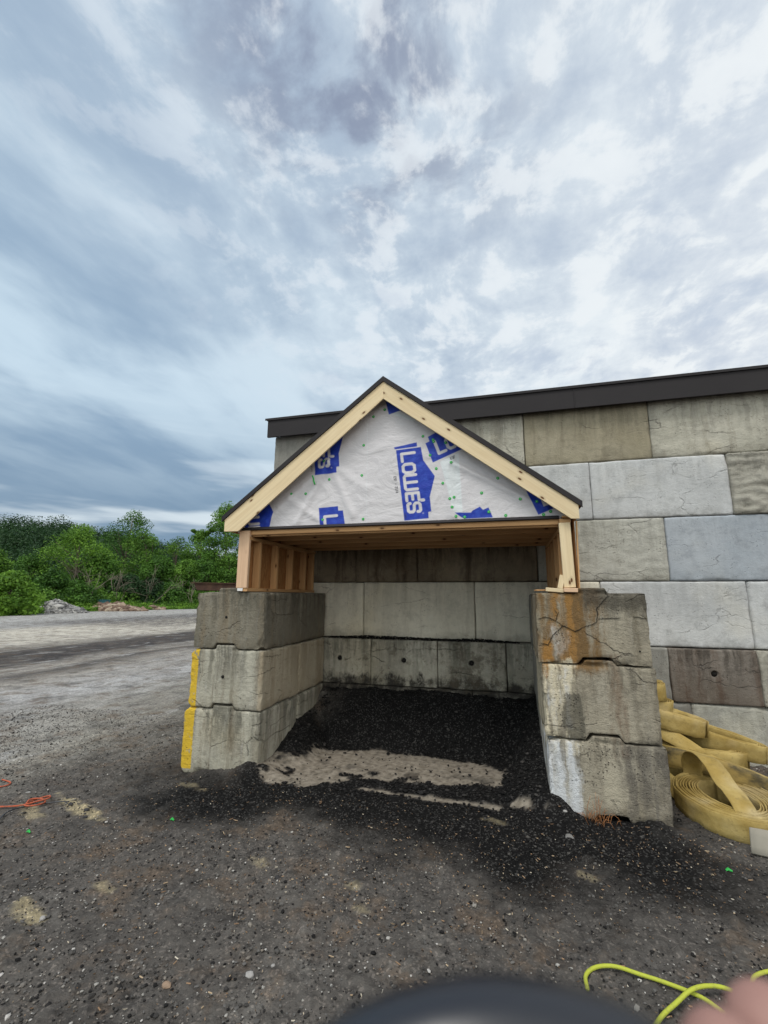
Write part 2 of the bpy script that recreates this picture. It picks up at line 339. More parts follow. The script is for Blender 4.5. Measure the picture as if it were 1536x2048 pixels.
# printed house wrap
m, n = mat('printed house wrap'); c = n.attr('ink'); s = n.sep(c); p = n.pos()
cr = n.noise(n.map(p, (1, 1, 2.6)), 24, 4, .6, 1.0); fold = n.noise(n.map(p, (1, 1, 1.4), (4, 0, 2), (0, R(28), 0)), 3.2, 4, .5, 1.5)
base = n.mix(n.mul(n.noise(p, 3, 3), .5), (.60, .585, .61), (.67, .655, .67)); base = n.mix(s[1], base, (.66, .70, .72))
ink = n.mix(n.st(n.noise(p, 14, 4, .65), .40, .75), (.010, .036, .36), (.025, .075, .46))
col = n.mix(s[0], base, ink); col = n.mix(s[2], col, (.02, .02, .03))
n.out(col, .55, n.bump(n.add(n.mul(cr, .5), n.mul(fold, 3.2)), .42, .014), spec=.35, trans=((.5, .5, .5), .06)); M_WRAP = m
# hose
m, n = mat('yellow hose jacket'); p = n.pos(); u = n.attr('along'); us = n.sep(u); g = n.noise(p, 5, 5, .6); d2 = n.noise(p, 2.2, 3, .5)
col = n.mix(n.st(g, .3, .75), (.31, .215, .060), (.46, .35, .135)); col = n.mix(n.mul(n.st(d2, .50, .70), .55), col, (.52, .44, .28)); col = n.mix(n.mul(n.st(n.noise(p, 3.1, 4, .6), .55, .75), .6), col, (.16, .12, .04))
col = n.mix(n.mul(n.st(n.noise(p, 26, 6, .7), .54, .68), .35), col, (.12, .095, .045)); col = n.mix(n.mul(n.st(n.noise(p, 1.3, 6, .7), .52, .62), .35), col, (.20, .135, .035))
wv_ = n.noise(n.map(p, (1, 1, 1)), 170, 2, .6)
n.out(col, .8, n.bump(n.add(n.mul(wv_, .8), n.add(n.mul(g, 2.0), n.mul(n.noise(p, 14, 4, .6), 2.5))), .5, .005), spec=.2); M_HOSE = m
m, n = mat('sooty hose jacket'); p = n.pos(); g = n.noise(n.map(p, (1, 1, 1.6)), 4, 5, .6)
n.out(n.mix(n.st(g, .38, .62), (.045, .040, .026), (.33, .235, .075)), .65, n.bump(g, .2, .004)); M_HOSE2 = m
m, n = mat('grey canvas'); p = n.pos(); g = n.noise(p, 9, 4, .6); n.out(n.mix(g, (.27, .245, .20), (.38, .35, .29)), .8); M_CANVAS = m
m, n = mat('lime rubber hose'); g = n.noise(n.pos(), 30, 5, .7); n.out(n.mix(n.mul(n.st(g, .5, .7), .5), (.40, .44, .05), (.20, .20, .08)), .65, spec=.25); M_LIME = m
m, n = mat('orange cord'); g = n.noise(n.pos(), 30, 5, .7); n.out(n.mix(n.mul(n.st(g, .45, .65), .6), (.42, .10, .05), (.16, .08, .06)), .75, spec=.2); M_ORANGE = m
m, n = mat('black rubber'); n.out((.010, .012, .018), .35, spec=.6); M_RUBBER = m

# ================================================================== GROUND
SLAB = [(-2.66, 4.44), (-2.60, 4.62), (-2.50, 4.80), (-2.30, 4.86), (-2.24, 5.30), (-2.02, 5.46), (-1.5, 5.50), (-.95, 5.47), (-.5, 5.40), (-.13, 5.28), (-.12, 4.78), (-.35, 4.86), (-.63, 4.74), (-1.1, 4.72), (-1.55, 4.66), (-1.85, 4.38), (-1.98, 4.24), (-2.10, 4.36), (-2.30, 4.30)]
STRIP = [[(-1.52, 4.42), (-1.13, 4.40), (-.71, 4.36), (-.40, 4.39), (-.06, 4.31), (.13, 4.29), (.10, 4.38), (-.06, 4.46), (-.36, 4.46), (-.75, 4.47), (-1.13, 4.47), (-1.4, 4.50)], [(.20, 4.24), (.30, 4.25), (.29, 4.29), (.21, 4.29)]]
def near_masks(X, Y):
    P3 = np.stack([X, Y, X * 0], -1)
    wb = (fbm(P3, 5, 4, 5) - .5) * .17; wb2 = (fbm(P3, 40, 4, 9) - .5) * .10 + (fbm(P3, 12, 3, 19) - .5) * .05
    dsl = sdpoly(X + wb * .6, Y + wb, SLAB) + wb2
    for q in STRIP: dsl = np.minimum(dsl, sdpoly(X, Y + wb * .15, q) + wb2 * .55)
    pale = ss(-dsl, -.018, .026) * (1 - .3 * ss(fbm(P3, 60, 2, 99), .66, .72))
    holes = ss(fbm(P3, 7, 5, 21), .57, .61) * ss(Y, 5.2, 4.6); pale = pale * (1 - holes * .9)
    # black millings apron in front of the bay
    dm = sdpoly(X + wb, Y + wb, [(-3.3, 3.75), (-2.6, 3.35), (-1.6, 3.75), (-.6, 3.45), (.4, 3.25), (1.2, 3.45), (1.55, 3.85), (1.25, 4.4), (.6, 6.5), (-2.6, 6.5), (-2.7, 4.3), (-3.5, 4.4)])
    black = ss(-dm + (fbm(P3, 2.2, 5, 77) - .5) * .9 + (fbm(P3, 11, 3, 78) - .5) * .25, -.35, .42)
    return pale, black, P3
def ground_h(X, Y, P3=None):
    if P3 is None: P3 = np.stack([X, Y, X * 0], -1)
    near = ss(np.hypot(X, Y - 3), 14, 8)
    wb = (fbm(P3, 3, 3, 31) - .5)
    yb = 5.42 - .12 * X * 0 + wb * .25
    t = (Y - (5.50 + wb * .12)) / (6.12 - 5.50)
    hb = .56 * ss(t, 0, 1) ** .8
    hl = np.interp(Y, [4.3, 4.55, 4.72, 4.92, 5.36, 5.78, 6.17], [.10, .10, .11, .175, .33, .375, .46]) * ss(-2.12 + wb * .2 - X, 0, .40)
    hr = np.interp(Y, [4.2, 4.36, 4.8, 5.3, 6.1], [.10, .165, .24, .36, .60]) * ss(X - (-.20 + wb * .2), 0, .45)
    inb = ss(X, -2.75, -2.6) * ss(X, .45, .3) * ss(Y, 4.25, 4.45) * (Y < 6.5)
    h = np.maximum(np.maximum(hb, hl), hr) * inb
    def blob(cx, cy, rx, ry, a): return a * np.exp(-((X - cx) / rx) ** 2 - ((Y - cy) / ry) ** 2)
    h = h + (blob(-2.62, 4.33, .16, .16, .09) + blob(-2.95, 4.42, .25, .12, .03) + blob(-3.45, 4.35, .30, .30, -.05) + blob(.28, 4.30, .20, .16, .12) + blob(.85, 4.32, .3, .12, .02) + blob(1.02, 4.30, .10, .12, .055)) * (1 - inb * .5)
    h = h + (fbm(P3, .8, 3, 41) - .5) * .05 * near * ss(np.hypot(X, Y - 4.4), 1.0, 3)
    return h
def axis(a, b, step, lo, hi, g=1.22):
    c = list(np.arange(a, b + step / 2, step)); s = step; v = b
    while v < hi: s *= g; v += s; c.append(min(v, hi))
    s = step; v = a; L = []
    while v > lo: s *= g; v -= s; L.append(max(v, lo))
    return np.array(L[::-1] + c)
ax = axis(-5.2, 3.3, .022, -2500, 2500, 1.12); ay = axis(1.4, 6.6, .022, -1200, 2500, 1.12)
GX, GY = np.meshgrid(ax, ay); gx_, gy_ = GX.ravel(), GY.ravel()
pale, black, P3 = near_masks(gx_, gy_)
H = ground_h(gx_, gy_, P3)
fine_zone = ss(gx_, -5.6, -5.2) * ss(gx_, 3.7, 3.3) * ss(gy_, .9, 1.4) * ss(gy_, 7, 6.6)
inbay_ = ss(gx_, -2.6, -2.45) * ss(gx_, .3, .15) * ss(gy_, 4.6, 5.2) * ss(H, .03, .12)
lump = (fbm(P3, 5, 4, 58) - .5) * .10 * inbay_ + (fbm(P3, 34, 3, 51) - .5) * .020 + np.maximum(fbm(P3, 13, 2, 55) - .55, 0) * .07
H = H + lump * fine_zone * (1 - pale * .85) - .004 * pale
H = H - .9 * ss(gx_, -70, -300) * 0
# sandy bald spots near the left edge and small tan ones
sand = np.zeros_like(gx_)
for cx, cy, rx, ry, a in [(-3.62, 3.42, .38, .07, 1), (-3.95, 3.25, .22, .06, .7), (-2.74, 2.32, .16, .07, 1), (-2.5, 2.62, .10, .04, .6), (-2.98, 2.1, .12, .06, .8), (-1.72, 3.12, .10, .035, .55), (-1.02, 3.05, .06, .03, .6), (-.9, 2.86, .05, .03, .6), (.42, 3.55, .06, .03, .5), (-3.0, 4.05, .2, .05, .5), (-.2, 4.14, .1, .03, .4)]:
    rr = ((gx_ - cx) * .94 + (gy_ - cy) * -.34) ** 2 / rx ** 2 + ((gx_ - cx) * .34 + (gy_ - cy) * .94) ** 2 / ry ** 2
    sand = np.maximum(sand, a * ss(rr + (fbm(P3, 16, 4, 61) - .5) * 2.6, 1.4, .3))
m, n = mat('yard ground'); p = n.pos(); mk = n.sep(n.attr('mask')); xyz = n.sep(p)
wx = n.mul(n.math('SUBTRACT', n.noise(n.map(p, (.5, .14, 1)), 1.0, 7, .62), .5), 4.6)
sx = n.add(xyz[0], wx)
dist = n.math('MULTIPLY', sx, -1 / 40.)        # lanes run along the yard
yard = n.ramp(dist, [(.0, (.082, .076, .070)), (.10, (.088, .081, .074)), (.145, (.29, .275, .24)), (.20, (.42, .415, .41)), (.245, (.32, .30, .27)), (.275, (.075, .068, .066)), (.292, (.33, .31, .28)), (.312, (.045, .041, .042)), (.380, (.055, .050, .050)), (.42, (.50, .47, .41)), (.58, (.58, .545, .47)), (.66, (.34, .34, .335)), (.80, (.42, .42, .41))])
streaks = n.noise(n.map(p, (3.2, .8, 1)), 1.3, 7, .68)
yard = n.mix(n.mul(n.st(streaks, .46, .64), .6), yard, n.mix(.5, yard, (.04, .038, .038)))
st2 = n.noise(n.map(p, (9, 2.2, 1), (3, 7, 0)), 1.3, 6, .7); yard = n.mix(n.mul(n.st(st2, .52, .66), .35), yard, (.05, .047, .046)); yard = n.mix(n.mul(n.st(st2, .44, .34), .25), yard, n.mix(1, yard, (1.7, 1.7, 1.75), 'MULTIPLY'))
dp = boxmask(n, p, (-30, 22, None), (-19, 46, None), 2.5, 3.5); chk = n.mul(n.st(n.noise(n.map(p, (1.4, .5, 1), (5, 9, 0)), 1.6, 7, .68), .54, .66), n.st(dist, .10, .16)); yard = n.mix(n.mul(chk, .5), yard, (.50, .50, .50))
yard = n.mix(n.mul(dp, n.st(streaks, .35, .6)), yard, (.06, .057, .06))
grain = n.noise(p, 70, 3, .75); grain2 = n.noise(p, 22, 4, .7); cell = n.vor(p, 85, out='Color'); cs = n.sep(cell)
base = n.mix(n.mul(n.st(n.noise(p, 1.1, 5, .6), .38, .66), .8), yard, n.mix(.45, yard, (.145, .132, .118)))
dust = n.mul(n.st(n.noise(p, 1.5, 8, .72, .4), .53, .66), .45); base = n.mix(dust, base, (.19, .18, .165)); drk = n.mul(n.st(n.noise(n.map(p, (1, 1, 1), (5, 2, 0)), 1.8, 7, .7), .50, .66), .55); base = n.mix(drk, base, (.03, .028, .027))
brn = n.mul(n.st(n.noise(p, 2.3, 7, .7), .50, .64), .6); base = n.mix(brn, base, (.125, .092, .066))
base = n.mix(mk[0], base, n.mix(n.st(n.noise(p, 14, 5, .6), .3, .7), (.16, .138, .11), (.27, .24, .20)))
blk = n.mul(mk[1], n.math('SUBTRACT', 1.0, mk[0])); base = n.mix(blk, base, (.008, .0078, .008))
base = n.mix(mk[2], base, (.30, .255, .165))
notp = n.math('SUBTRACT', 1.0, n.mul(mk[0], .75))
base = n.mix(n.mul(n.st(grain2, .46, .64), n.mul(notp, .6)), base, n.mix(1, base, (.42, .42, .43), 'MULTIPLY'))
base = n.mix(n.mul(n.st(cs[0], .76, .97), n.mul(notp, .50)), base, n.mix(blk, n.mix(1, base, (2.3, 2.2, 2.15), 'MULTIPLY'), (.09, .088, .085)))
base = n.mix(n.mul(n.st(grain, .62, .78), n.mul(n.math('SUBTRACT', 1, blk), .22)), base, (.40, .38, .35))
hgt = n.add(n.mul(grain, .5), n.add(n.mul(grain2, .8), n.mul(cs[0], .35)))
n.out(base, n.mix(blk, (.92,) * 3, (.85,) * 3), n.bump(hgt, n.mul(notp, .9), .012), spec=.1); M_GROUND = m
tag(mesh_np('ground', np.stack([gx_, gy_, H], 1), grid_faces(len(ax), len(ay)), M_GROUND, cols={'mask': np.stack([pale, black, sand], 1)}), kind='structure')

# loose stones, chips: uncountable
rng = np.random.default_rng(3)
def ico():
    bm = bmesh.new(); bmesh.ops.create_icosphere(bm, subdivisions=1, radius=1); bm.verts.ensure_lookup_table()
    V = np.array([v.co[:] for v in bm.verts]); F = np.array([[v.index for v in f.verts] for f in bm.faces]); bm.free(); return V, F
IV, IF = ico()
def scatter(name, pts, sizes, m, label, cat, flat=.6, cols=None, kind='stuff'):
    k = len(pts); ang = rng.uniform(0, 6.28, k); sc = np.stack([sizes * rng.uniform(.7, 1.3, k), sizes * rng.uniform(.6, 1.1, k), sizes * flat * rng.uniform(.6, 1.2, k)], 1)
    V = IV[None] * (1 + rng.uniform(-.28, .28, (k, len(IV), 1))) * sc[:, None, :]
    c, s = np.cos(ang)[:, None], np.sin(ang)[:, None]
    V = np.stack([V[..., 0] * c - V[..., 1] * s, V[..., 0] * s + V[..., 1] * c, V[..., 2]], -1) + pts[:, None, :]
    F = IF[None] + (np.arange(k) * len(IV))[:, None, None]
    cc = rng.uniform(0, 1, k) if cols is None else cols
    o = mesh_np(name, V.reshape(-1, 3), F.reshape(-1, 3), m, smooth=False, cols={'tone': np.repeat(cc, len(IV))})
    return tag(o, label, cat, kind=kind)
def hz(x, y):
    x = np.asarray(x, float); y = np.asarray(y, float); h = ground_h(x, y)
    ib = ss(x, -2.6, -2.45) * ss(x, .3, .15) * ss(y, 4.6, 5.2) * ss(h, .03, .12); return h + (fbm(np.stack([x, y, x * 0], -1), 5, 4, 58) - .5) * .10 * ib
m, n = mat('loose stone'); t = n.sep(n.attr('tone'))[0]
n.out(n.ramp(t, [(0, (.010, .0098, .010)), (.18, (.022, .021, .021)), (.45, (.070, .066, .062)), (.75, (.12, .115, .11)), (.88, (.19, .165, .14)), (.95, (.28, .27, .25)), (1, (.46, .44, .42))]), .85, spec=.12); M_STONE = m
k = 70000; a = rng.uniform(-7.5, 3, k); b = 1.6 + 5.8 * rng.uniform(0, 1, k) ** 1.6
ok = ~((a > -3.4) & (a < -2.5) & (b > 4.42)) & ~((a > .26) & (a < 1.15) & (b > 4.36)) & (b < 6.2)
inbay = (a > -2.5) & (a < .25) & (b > 4.3)
a, b = a[ok & ~inbay], b[ok & ~inbay]
pm_, bm_, _ = near_masks(a, b); sz = rng.gamma(1.5, .0019, len(a)) + .0024; sz = np.minimum(sz, .016)
tone = rng.uniform(0, 1, len(a)) * (1 - .5 * bm_)
scatter('gravel', np.stack([a, b, hz(a, b) + sz * .25 + .003], 1), sz, M_STONE, 'loose grey and pale stones strewn over the dark yard', 'gravel', cols=tone)
k = 7000; a = rng.uniform(-2.5, .24, k); b = rng.uniform(4.3, 6.12, k); pm_, bm_, _ = near_masks(a, b); ok = (pm_ < .4) | (rng.uniform(0, 1, k) < .05); a, b = a[ok], b[ok]
sz = rng.gamma(2.2, .003, len(a)) + .003; sz = np.minimum(sz, .028)
scatter('asphalt_millings', np.stack([a, b, hz(a, b) + sz * .3 + .004], 1), sz, M_STONE, 'black crumbled asphalt heaped in the bay between the concrete piers', 'asphalt', cols=rng.uniform(0, 1, len(a)) ** 4.0 * .42)
# ledge grit along the top of the lower course in the bay
k = 1500; a = rng.uniform(-2.5, .1, k); b = rng.uniform(6.145, 6.215, k); zt = np.interp(a, [-2.5, -1.9, -1.3, -.8, -.4, .1], [.012, .04, .032, .022, .038, .004])
scatter('ledge_grit', np.stack([a, b, 1.214 + rng.uniform(0, 1, k) * zt], 1), rng.uniform(.006, .014, k), M_STONE, 'black asphalt grit lying along the ledge of the bay back wall', 'grit', cols=rng.uniform(0, .12, k))
# wood chips
m, n = mat('wood chips'); t = n.sep(n.attr('tone'))[0]; n.out(n.ramp(t, [(0, (.13, .08, .045)), (.5, (.27, .17, .10)), (.85, (.38, .29, .19)), (1, (.50, .46, .38))]), .8); M_CHIP = m
k = 2180; a = np.concatenate([rng.uniform(-3.5, 2.4, 1500), rng.normal(.75, .35, 150), rng.normal(1.3, .2, 80), rng.normal(-1, .8, 450)]); b = np.concatenate([rng.uniform(1.8, 4.3, 1500), rng.normal(3.9, .28, 150), rng.normal(4.15, .15, 80), rng.normal(3.2, .4, 450)])
ok = (b < 4.3) & (b > 1.6); a, b = a[ok], b[ok]; k = len(a); L = .0025 + rng.gamma(1.5, .0024, k); W_ = rng.uniform(.0008, .0022, k); an = rng.uniform(0, 6.28, k); dx, dy = np.cos(an), np.sin(an); z0 = hz(a, b) + .010 + rng.uniform(0, .006, k)
V = np.stack([np.stack([a + dx * L + dy * W_, b + dy * L - dx * W_, z0], 1), np.stack([a + dx * L - dy * W_, b + dy * L + dx * W_, z0 + .002], 1), np.stack([a - dx * L - dy * W_, b - dy * L + dx * W_, z0 + .004], 1), np.stack([a - dx * L + dy * W_, b - dy * L - dx * W_, z0 + .002], 1), np.stack([a, b, z0 - .004], 1)], 1)
fb = np.array([[0, 1, 2], [0, 2, 3], [0, 4, 1], [1, 4, 2], [2, 4, 3], [3, 4, 0]]); F = fb[None] + (np.arange(k) * 5)[:, None, None]
tag(mesh_np('wood_chips', V.reshape(-1, 3), F.reshape(-1, 3), M_CHIP, smooth=False, cols={'tone': np.repeat(rng.uniform(0, 1, k), 5)}), 'orange and tan wood chips scattered on the dark ground', 'wood chips', kind='stuff')

# a few larger stones one can pick out
M_ST = []
for i, c in enumerate([(.30, .29, .28), (.035, .034, .035), (.16, .155, .15), (.24, .17, .12)]):
    m, n = mat('stone %d' % i); g = n.noise(n.pos(), 30, 4, .6); n.out(n.mix(g, tuple(v * .7 for v in c), tuple(v * 1.3 for v in c)), .85, n.bump(g, .4, .004)); M_ST.append(m)
def stone(x, y, r, mi, label, fl=.65, seed=0):
    rg = np.random.default_rng(int(seed + 7)); bm = bmesh.new(); bmesh.ops.create_icosphere(bm, subdivisions=2, radius=r); V = np.array([v.co[:] for v in bm.verts]); F = [tuple(v.index for v in f.verts) for f in bm.faces]; bm.free()
    V = V * (1 + (fbm(V / r + seed, 1.3, 3, int(seed)) - .5)[:, None] * .9) * np.array([1.2, .9, fl]); z = float(hz([x], [y])[0])
    return tag(mesh_np('stone', V + np.array([x, y, z + r * fl * .55]), F, M_ST[mi], loc=(x, y, z), smooth=False), label, 'stone')
for i, (x, y, r, mi, lb) in enumerate([(-1.28, 2.28, .022, 0, 'pale pinkish grey stone, largest of the pair in the lower middle foreground'), (-1.20, 2.36, .013, 0, 'small white stone just above a larger pale stone in the foreground'),
    (-1.62, 2.12, .022, 3, 'tan stone near the bottom edge left of centre'), (.36, 4.02, .035, 2, 'grey flat stone on black millings in front of the right pier'), (.36, 4.25, .018, 0, 'small white stone at the right end of the pale slab strip'),
    (-3.52, 3.40, .022, 1, 'black lump on the sandy patch beside the orange cord'), (-3.75, 3.45, .022, 1, 'black lump right beside the knot of the orange cord'), (-3.42, 3.30, .020, 1, 'black lump at the right end of the sandy patch'), (-4.33, 3.52, .022, 0, 'grey stone above the orange cord at the left edge'),
    (-1.52, 3.0, .02, 1, 'dark lump below the tan patch left of centre'), (-2.60, 2.30, .018, 0, 'pale stone at the right end of the yellowish patch near the left edge'), (1.5, 2.9, .02, 0, 'grey stone at the right edge of the foreground')]):
    stone(x, y, r * .85, mi, lb, seed=i * 3)
def chip(x, y, s, lb, rot):
    z = float(hz([x], [y])[0]) + .012; V, F = tube_arrays([Vector((x - s, y, z)), Vector((x - s * .3, y + s * .2, z + .008)), Vector((x + s, y - s * .1, z))], [.006, .010, .005], 6)
    o = mesh_np('plastic_cap', [tuple(v) for v in V], F, M_GREEN, loc=(x, y, z), smooth=False); return tag(o, lb, 'plastic cap', 'green plastic caps dropped on the ground')
chip(-2.68, 3.42, .018, 'green plastic cap on dark ground left of the bay', 0); chip(-3.62, 2.99, .018, 'green plastic cap near the left edge below the orange cord', 0); chip(1.33, 3.86, .018, 'green plastic cap on gravel in front of the big hose coil', 0)

# ================================================================== BUILDING
bld = empty('block_building', (2.2, 6.22, 0), 'long building of stacked grey concrete blocks under a dark metal roof edge', 'building')
def wall_block(x0, x1, z0, z1, yf, m, rough=0., hole=False, res=.022, dep=.6, seed=0, chips=.5, plane='front'):
    g = .004; x0 += g; x1 -= g; z0 += g; z1 -= g
    nx = max(8, int((x1 - x0) / res)); nz = max(8, int((z1 - z0) / res)); X, Z = np.meshgrid(np.linspace(x0, x1, nx), np.linspace(z0, z1, nz)); X = X.ravel(); Z = Z.ravel()
    Pn = np.stack([X, Z, X * 0 + seed], -1)
    dx = np.minimum(X - x0, x1 - X); dz = np.minimum(Z - z0, z1 - Z); de = np.minimum(dx, dz)
    r = .0025 + .006 * fbm(Pn, 14, 4, seed) + chips * .26 * np.maximum(fbm(Pn, 3.4, 5, seed + 3) - .60, 0)
    corner = np.hypot(np.maximum(.10 - dx, 0), np.maximum(.10 - dz, 0)); r = r + .012 * ss(corner, .115, .14)
    t = np.clip(1 - de / r, 0, 1); Y = yf + r * .75 * t ** 1.4 + (t > .02) * (fbm(Pn, 30, 3, seed + 2) - .5) * .012 + (fbm(Pn, 3, 4, seed + 5) - .5) * .008 + (fbm(Pn, 18, 3, seed + 7) - .5) * .003
    if rough: Y = Y - rough * (np.abs(fbm(Pn * np.array([1, 2.2, 1]), 4, 5, seed + 9) - .5) * 2.2) + rough * (fbm(Pn, 14, 4, seed + 13) - .5) * .8
    if hole:
        cx, cz = (x0 + x1) / 2, (z0 + z1) / 2 + .03; rr = np.hypot(X - cx, Z - cz); Y = Y + .10 * ss(rr, .036, .022)
    wob = (fbm(Pn, 4, 3, seed + 11) - .5) * .014; onx = dx < 1e-6; onz = dz < 1e-6
    X = X + np.where(onx, np.abs(wob) * np.where(X < (x0 + x1) / 2, 1, -1), 0); Z = Z + np.where(onz, np.abs(wob) * np.where(Z < (z0 + z1) / 2, 1, -1), 0)
    V = np.stack([X, Y, Z], 1); F = grid_faces(nx, nz).tolist(); idx = np.arange(nx * nz).reshape(nz, nx)
    ring = list(idx[0]) + list(idx[1:, -1]) + list(idx[-1, -2::-1]) + list(idx[-2:0:-1, 0]); b = len(V)
    Vb = V[ring].copy(); Vb[:, 1] = yf + dep; V = np.concatenate([V, Vb]); L = len(ring)
    for i in range(L): F.append((int(ring[(i + 1) % L]), int(ring[i]), b + i, b + (i + 1) % L))
    F.append(tuple(b + i for i in range(L))[::-1])
    o = mesh_np('concrete_block', V, F, m, bld, loc=((x0 + x1) / 2, yf, z0))
    if hole:
        a_, f_2 = tube_arrays([Vector((cx, yf + .012, cz)), Vector((cx, yf + .05, cz))], .027, 12); mesh_np('lifting_hole_shade', [tuple(v) for v in a_], f_2, M_HOLE_SHADE, o, loc=(cx, yf, cz))  # dark disc set in the recess to paint its shade
    return o
YW = 6.22
rows = [  # (z0, z1, y, [x joints], [materials])
    (3.535, 4.31, YW + .01, [-3.53, -2.8, -1.26, .293, 1.845, 3.40, 4.95, 6.5], ['grey', 'grey', 'lichen', 'tan', 'lichen', 'warm', 'light']),
    (2.77, 3.535, YW, [-3.53, -2.0, -.46, 1.09, 2.645, 4.2, 5.75, 6.9], ['grey', 'warm', 'light', 'light', 'rough', 'light', 'warm']),
    (1.985, 2.77, YW + .005, [-3.53, -2.123, -1.22, .38, 1.894, 3.45, 5.0, 6.5], ['streaky', 'streaky', 'streaky', 'warm', 'blue', 'light', 'grey']),
    (1.215, 1.985, YW, [-3.53, -1.993, -.442, 1.107, 2.669, 4.2, 5.8, 7.0], ['baylight', 'baylight', 'baylight', 'light', 'light', 'light', 'warm']),
    (.615, 1.212, YW - .085, [-3.53, -2.76, -1.854, -.941, -.065, .85, 1.76, 2.645, 3.53, 4.4, 5.3, 6.2, 7.1], ['bayrow', 'bayrow', 'bayrow', 'bayrow', 'bayrow', 'grey', 'stained', 'rough', 'grey', 'stained', 'grey', 'grey']),
    (-.02, .61, YW - .075, [-3.53, -2.3, -1.35, -.5, .35, 1.05, 1.938, 3.5, 5.0, 6.6], ['baysoot', 'baysoot', 'baysoot', 'baysoot', 'grey', 'grey', 'warm', 'grey', 'grey'])]
sd_ = 1
for ri, (z0, z1, yy, js, ms) in enumerate(rows):
    for i, mm in enumerate(ms):
        sd_ += 1; hole = ri == 4; rgh = .05 if mm == 'rough' and ri == 1 else (.012 if mm in ('warm', 'rough', 'lichen') else (.05 if ri == 5 and mm == 'baysoot' else 0))
        if js[i + 1] > 4.3: res = .06
        elif hole: res = .011
        else: res = .02
        wall_block(js[i], js[i + 1], z0, z1, yy + (fbm(np.array([[sd_ * 1.7, 0, 0]]), 1, 1)[0] - .5) * .012, MC[mm], rgh, hole and js[i + 1] < 4.3, res, seed=sd_, chips=1 if mm in ('tan', 'warm', 'lichen', 'stained', 'bayrow', 'rough') else .6)
boxo('back_wall', (-3.52, 13.5, 0), (7.0, 14.1, 4.3), MC['grey'], bld); boxo('side_wall', (-3.525, 6.84, 0), (-2.93, 13.5, 4.3), MC['grey'], bld)
# metal roof with deep fascia
def prism(name, prof, x0, x1, m, parent, axis='x'):
    k = len(prof); V = [(x0, a, b) for a, b in prof] + [(x1, a, b) for a, b in prof] if axis == 'x' else [(a, x0, b) for a, b in prof] + [(a, x1, b) for a, b in prof]
    F = [(i, (i + 1) % k, k + (i + 1) % k, k + i) for i in range(k)] + [tuple(range(k))[::-1], tuple(range(k, 2 * k))]
    return mesh_np(name, V, F, m, parent, loc=V[0], smooth=False)
prism('roof_fascia', [(6.10, 4.262), (6.10, 4.545), (6.125, 4.560), (6.16, 4.556), (6.16, 4.30), (6.135, 4.262)], -3.60, 7.2, M_METAL, bld)
for xs_ in (-1.75, .95, 3.35, 6.1): boxo('seam_strip', (xs_, 6.092, 4.266), (xs_ + .012, 6.099, 4.54), M_METAL, bld, .001)
prism('drip_edge', [(6.080, 4.536), (6.080, 4.572), (6.30, 4.588), (6.30, 4.566), (6.098, 4.552)], -3.64, 7.2, M_METAL, bld)
prism('roof', [(6.16, 4.50), (6.16, 4.564), (14.3, 5.10), (14.3, 5.0)], -3.62, 7.2, M_METAL, bld)

